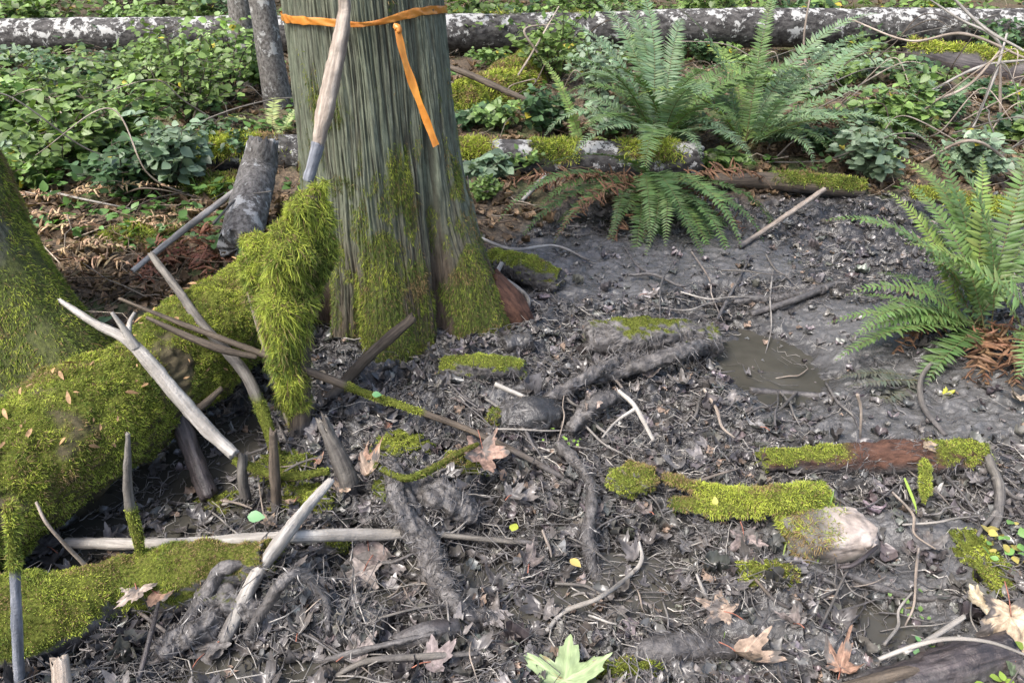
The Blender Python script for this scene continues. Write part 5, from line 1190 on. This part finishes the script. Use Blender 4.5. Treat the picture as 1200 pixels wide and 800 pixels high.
leaf_litter('muddy_leaf_litter', 'grey mud coated leaf scraps strewn over the wet ground', x, y, h, .012, .062, lambda n: np.array([.112, .105, .10]) * (.5 + .95 * rng.random((n, 1)) ** 1.3) * (1 + .05 * rng.normal(size=(n, 3))), M_MUDLEAF, .55)
x, y, h = scatter(1300, .6, 5.5, lambda x, y, f, s, h: (1 - f) * (1 - .8 * s) * np.where(h < WATER_Z + .005, .3, 1))
leaf_litter('brown_leaf_litter', 'small tan and brown leaf pieces scattered on the mud', x, y, h, .012, .045, lambda n: np.array([.27, .20, .155]) * (.5 + .8 * rng.random((n, 1))), M_LITTER, .5, .010)
x, y, h = scatter(17000, 2.3, 14, lambda x, y, f, s, h: f)
leaf_litter('forest_leaf_litter', 'brown leaf litter covering the forest floor behind the mud', x, y, h, .03, .10, lambda n: np.array([.22, .15, .09]) * (.35 + 1.1 * rng.random((n, 1)) ** 1.5), M_LITTER, .5, .01)
def twig_litter(name, label, x, y, h, lmin, lmax, rmin, rmax, colfn, mat, lift=.008, tilt=.12, dirfn=None):
    n = len(x); m = 6; S = 4; L = lmin + (lmax - lmin) * rng.random(n) ** 2; a = rng.random(n) * 2 * pi
    if dirfn is not None: a = dirfn(n, x, y)
    d = np.stack([np.cos(a), np.sin(a), rng.normal(size=n) * tilt], -1); d = unit(d)
    k1 = rng.normal(size=(n, 3)) * [.16, .16, .07]; k2 = rng.normal(size=(n, 3)) * [.05, .05, .035]
    t = np.linspace(-.5, .5, m)
    C = np.stack([x, y, h + lift + np.abs(d[:, 2]) * L * .3], -1)[:, None] + (d[:, None] * t[None, :, None] + k1[:, None] * (t ** 2 - .12)[None, :, None] * 4 + k2[:, None] * np.sin(t * 14)[None, :, None]) * L[:, None, None]
    r = (rmin + (rmax - rmin) * rng.random(n) ** 2)[:, None] * (1 - .5 * (t + .5))[None]
    sd_ = unit(np.cross(d, [0, 0, 1.]))[:, None]; up_ = np.cross(sd_[:, 0], d)[:, None]
    th = np.linspace(0, 2 * pi, S, endpoint=False)
    V = C[:, :, None] + r[:, :, None, None] * (np.cos(th)[None, None, :, None] * sd_[:, :, None] - np.sin(th)[None, None, :, None] * up_[:, :, None])
    q = gridq(m, S); Q = ((np.arange(n) * m * S)[:, None, None] + q[None]).reshape(-1, 4)
    caps = np.array([[0, 3, 2, 1], [(m - 1) * S, (m - 1) * S + 1, (m - 1) * S + 2, (m - 1) * S + 3]]); Q = np.vstack([Q, ((np.arange(n) * m * S)[:, None, None] + caps[None]).reshape(-1, 4)])
    C_ = np.repeat(colfn(n)[:, None], m * S, 1)
    o = mk(name, V.reshape(-1, 3), Q, None, mat, attrs={'Col': np.clip(C_.reshape(-1, 3), 0, 1)})
    return tag(o, label, 'twig litter', None, 'stuff')
greyt = lambda n: np.where(rng.random((n, 1)) < .25, np.array([[.36, .335, .30]]), np.array([[.15, .138, .13]])) * (.5 + .8 * rng.random((n, 1)))
x, y, h = scatter(30000, .6, 5.5, lambda x, y, f, s, h: (1 - f) * (1 - .85 * s) * np.where(h < WATER_Z, .35, 1))
h = np.maximum(h, WATER_Z)
twig_litter('twig_litter', 'tangle of fine mud grey twigs and needles over the mud', x, y, h, .02, .15, .0007, .0026, greyt, M_TWIG, dirfn=lambda n, x, y: 5 * fbm2(x, y, 2.2, 2, 5) + rng.normal(size=n) * .5)
x, y, h = scatter(13000, .6, 5, lambda x, y, f, s, h: (1 - f) * (1 - .9 * s) * np.where(h < WATER_Z, .3, 1) * (fbm2(x, y, 5, 2, 44) > -.1))
h = np.maximum(h, WATER_Z)
twig_litter('root_fibre_litter', 'mud caked fibrous roots matted over the wet ground', x, y, h, .03, .10, .0016, .0045, lambda n: np.array([[.105, .098, .096]]) * (.5 + .9 * rng.random((n, 1))), M_MUDLEAF, .004, .25, dirfn=lambda n, x, y: 7 * fbm2(x, y, 3.2, 2, 15) + rng.normal(size=n) * .4)
x, y, h = scatter(3200, 2.3, 12, lambda x, y, f, s, h: f)
twig_litter('forest_twig_litter', 'fine brown twigs littering the forest floor', x, y, h, .1, .5, .0015, .005, lambda n: np.where(rng.random((n, 1)) < .3, np.array([[.36, .30, .23]]), np.array([[.13, .09, .06]])) * (.5 + .8 * rng.random((n, 1))), M_TWIG, .03, .3)
# low seedlings on the forest floor
x, y, h = scatter(2600, 2.4, 11, lambda x, y, f, s, h: f * (vn2(x * 1.4, y * 1.4, 9) > -.1) * np.where(x > .2, .45, 1))
nn = len(x); rep = 5; X = rdir(nn * rep); X[:, 2] = np.abs(X[:, 2]) * .3; Z = np.array([0, 0, 1.]) + rng.normal(size=X.shape) * .3
P = np.repeat(np.stack([x, y, h + .04 + .05 * rng.random(nn)], -1), rep, 0) + rng.normal(size=X.shape) * .012
M = frames(X, Z) * (.025 + .04 * rng.random((nn * rep, 1, 1)))
o = insts('ground_cover', LT, LQ, None, M, P, np.array([.10, .19, .05]) * (.6 + .8 * rng.random((nn * rep, 1))), M_LEAF); tag(o, 'small green seedlings carpeting the forest floor', 'ground cover', None, 'stuff')

# individual twigs one can point at
def free_twig(label, px, py, lpx, ang, wpx, mat, h=.02, group=None, name='loose_twig', lift2=None):
    a = math.radians(ang); dx, dy = cos(a) * lpx / 2, -sin(a) * lpx / 2; j = lambda: rng.normal() * lpx * .05
    l2 = h if lift2 is None else lift2
    stick(name, label, 'twig', [(px - dx, py - dy, h), (px + j() - dx * .3, py + j() - dy * .3, h + .01), (px + dx * .4 + j(), py + dy * .4 + j(), l2 + .008), (px + dx, py + dy, l2)], [wpx, wpx, wpx * .8, wpx * .5], mat, group, Sn=7)
regions = [('among moss tufts beside the grey stake', 340, 565, 80, 50, 14), ('across the mud right of the rotten log', 1080, 600, 90, 60, 8), ('against the foot of the draped moss', 310, 470, 60, 60, 8), ('over the centre puddle', 440, 690, 90, 50, 13), ('beside the zigzag bleached one', 720, 700, 100, 55, 14), ('among the muddy branches in the middle', 730, 500, 110, 60, 14), ('in the root tangle below the cedar', 560, 600, 80, 60, 12),
           ('on the muddy channel bank by the ferns', 850, 330, 120, 40, 10), ('near the pink rock', 1010, 690, 90, 50, 10), ('along the bottom edge left of centre', 380, 770, 110, 25, 9), ('under the big mossy log', 200, 560, 60, 60, 5),
           ('around the green puddle', 930, 470, 110, 40, 8), ('beside the papery leaf at bottom right', 1120, 740, 70, 50, 8), ('at the foot of the cedar', 560, 470, 60, 30, 6)]
for reg, cx, cy, rx, ry, n in regions:
    for i in range(n):
        pale = i % 2 == 0
        free_twig(('pale bleached twig lying ' if pale else 'mud grey twig lying ') + reg, cx + rng.normal() * rx * .6, cy + rng.normal() * ry * .55, 30 + 75 * rng.random(), rng.normal() * 55, 1.6 + 2.6 * rng.random() ** 1.5, [W_PALE, W_TAN][i % 4 // 2] if pale else [W_MUD, W_GREY][i % 4 // 2], .015 + .03 * rng.random(), ('pale twigs ' if pale else 'grey twigs ') + reg)
# dead twig sprays upper right
for i, pts in enumerate((
        [(1150, 130, 0, 5.6), (1172, 55, 0, 5.5), (1120, 20, 0, 5.6), (1060, -20, 0, 5.8)], [(1172, 60, 0, 5.4), (1135, 100, 0, 5.3), (1085, 122, 0, 5.2)], [(1180, 40, 0, 5.4), (1165, 90, 0, 5.2), (1140, 150, 0, 5.1)],
        [(1172, 66, 0, 5.5), (1172, 110, 0, 5.4), (1173, 160, 0, 5.3)], [(1210, 70, 0, 5.5), (1150, 78, 0, 5.5), (1088, 108, 0, 5.4)], [(1205, 70, 0, 5.3), (1130, 40, 0, 5.5), (1065, 48, 0, 5.6), (995, 22, 0, 6.0)], [(1200, 60, 0, 5.2), (1150, 30, 0, 5.4), (1090, -30, 0, 5.5)],
        [(1195, 200, .1), (1140, 165, .3), (1080, 190, .1)])):
    stick('dead_twig', ['grey dead twig arching over the far log at upper right', 'pale dead twig curving left over the dark gap', 'pale dead twig hanging down to the pale shrub', 'thin upright dead twig in front of dark log', 'thin dead twig pointing left below the far log', 'long pale twig lying along front of the far log', 'steep thin twig crossing upper right corner', 'low dead twig behind the right bank fern'][i], 'twig', pts, [2.5, 3.5, 2.5, 1.5][:len(pts)], W_TAN if i % 2 else W_PALE, 'dead twigs at upper right')
for i, (lab, pts) in enumerate((('bare curly twig hanging over far log right of cedar', [(600, 100, 0, 6.0), (625, 60, 0, 6.1), (655, 8, 0, 6.3)]), ('bare looping twig beside the curly one over the log', [(630, 62, 0, 6.2), (615, 35, 0, 6.2), (650, 28, 0, 6.3)]),
        ('thin upright twig in front of the fern and far log', [(950, 105, 0, 5.6), (942, 50, 0, 5.7), (952, -20, 0, 5.8)]), ('pale leaning stick in the left undergrowth', [(60, 225, .05), (110, 236, .08), (160, 246, .03)]), ('thin dark twig upright in left undergrowth', [(218, 170, .02), (232, 120, 0, 5.0), (240, 80, 0, 5.0)]),
        ('pale arched twig in front of the scaly leaning log', [(250, 262, .25), (280, 232, 0, 3.3), (318, 224, 0, 3.3)]), ('thin upright stalk right beside the cedar', [(553, 262, .0), (550, 235, 0, 3.2), (548, 206, 0, 3.2)]))):
    stick('bare_twig', lab, 'twig', pts, [3, 2.5, 1.5], [W_TAN, W_TAN, W_TAN, W_PALE, W_BROWN, W_GREY, W_TAN][i])
# grass blades and sprigs
def blade(label, pts, w_, col):
    P = [to3(p) for p in pts]; C = spline(P, 14); wv = pxr(w_, P[0]) * np.sin(np.linspace(.5, pi, 14)) ** .5; sd_ = unit(np.cross(np.gradient(C, axis=0), [0, 1., .3]))
    V = np.stack([C - sd_ * wv[:, None], C + [0, .0006, 0], C + sd_ * wv[:, None]], 1)
    o = mk('grass_blade', V, gridq(14, 3, False), None, M_LEAF, None, P[0], attrs={'Col': np.tile(np.array(col), (42, 1))}); tag(o, label, 'grass', None)
blade('bright green grass blade in front of the pink rock', [(958, 660, .02), (968, 610, 0, 1.50), (978, 572, 0, 1.53)], 4, (.30, .45, .10))
blade('thin pale grass stem over moss on the rock', [(918, 650, .02), (924, 620, 0, 1.48), (925, 590, 0, 1.5)], 3, (.35, .45, .14))
blade('short green blade near the curled bottom leaf', [(842, 790, .01), (846, 760, 0, 1.15), (850, 738, 0, 1.17)], 3, (.25, .42, .08))
blade('yellow green blade behind rotten log', [(1060, 560, .03), (1072, 590, .03), (1074, 602, .03)], 3, (.35, .5, .1))
def sprig(label, px, py, h, nl, lf, col, sp=.05):
    b = g(px, py); t = thing('seedling', label, 'plant', b); k = nl * 3
    Vt, _ = tube_grid([b, b + [.01, -.01, h * .5], b + [sp * .4, -.01, h]], [.0018, .0014, .001], 12, 5); mk('stem', Vt, gridq(Vt.shape[0], 5), None, M_TWIG, t, attrs={'Col': np.tile(np.array([.25, .2, .06]), (Vt.shape[0] * 5, 1))})
    P = b + np.array([0, 0, h]) + rng.normal(size=(k, 3)) * [sp, sp, h * .25]; X = rdir(k); X[:, 2] *= .3
    insts('foliage', LT, LQ, None, frames(X, np.array([0, 0, 1.]) + rng.normal(size=(k, 3)) * .35) * (lf * (.6 + .6 * rng.random((k, 1, 1)))), P, np.array(col) * (.7 + .6 * rng.random((k, 1))), M_LEAF, t)
sprig('small green leafed seedling at the right edge over the mud', 1185, 665, .05, 6, .028, (.16, .30, .08), .05)
sprig('seedling with orange and green leaves beside the moss at right', 1150, 640, .03, 6, .025, (.40, .34, .10), .04)
sprig('delicate seedling sprig on the silt below the pink rock', 1060, 712, .03, 4, .018, (.20, .33, .10), .03)
sprig('little green seedling in the puddle by dark log', 1085, 778, .02, 3, .022, (.15, .35, .12), .02)
sprig('tiny weed sprig over muddy mound in the middle', 660, 530, .05, 4, .012, (.22, .36, .06), .03)
sprig('green seedling by left dead fronds', 70, 275, .05, 6, .045, (.14, .30, .07), .09)
sprig('seedlings growing behind the long crooked branch', 165, 290, .05, 6, .04, (.14, .28, .07), .09)
sprig('seedlings at the right bottom corner under leaves', 1165, 792, .04, 5, .028, (.24, .34, .06), .05)
# longer thin sticks crossing each other, and whole sodden leaves, in the churned middle of the mud
mid = lambda x, y, f, s, h: (1 - f) * (1 - .9 * s) * np.exp(-((x - .1) / 1.1) ** 4) * sstep(-.05, .35, fbm2(x, y, 3.5, 2, 120))
x, y, h = scatter(4200, .7, 3.6, mid); h = np.maximum(h, WATER_Z)
twig_litter('stick_tangle', 'long thin mud grey sticks crisscrossing over the churned mud', x, y, h, .07, .28, .0010, .0030, lambda n: np.where(rng.random((n, 1)) < .12, np.array([[.30, .28, .25]]), np.array([[.10, .094, .090]])) * (.6 + .7 * rng.random((n, 1))), M_TWIG, .022, .16)
x, y, h = scatter(1500, .7, 4.2, lambda x, y, f, s, h: (1 - f) * (1 - .9 * s)); h = np.maximum(h, WATER_Z); n_ = len(x)
X = rdir(n_); X[:, 2] *= .35; Z = rdir(n_) * .45 + np.array([0, 0, 1.]); V_ = np.tile(CRV[None], (n_, 1, 1)); V_[..., 2] += (rng.random((n_, 1)) * 1.3 - .3) * (V_[..., 0] ** 2 + V_[..., 1] ** 2) * .6
Mx = frames(X, Z) * (.018 + .028 * rng.random((n_, 1, 1)))
o = insts('sodden_leaves', V_, CRQ, CRT, Mx, np.stack([x, y, h + .012], -1), np.array([.115, .104, .098]) * (.5 + 1.1 * rng.random((n_, 1)) ** 1.4), M_MUDLEAF)
tag(o, 'sodden grey maple leaves lying flat across the mud', 'leaf litter', None, 'stuff')
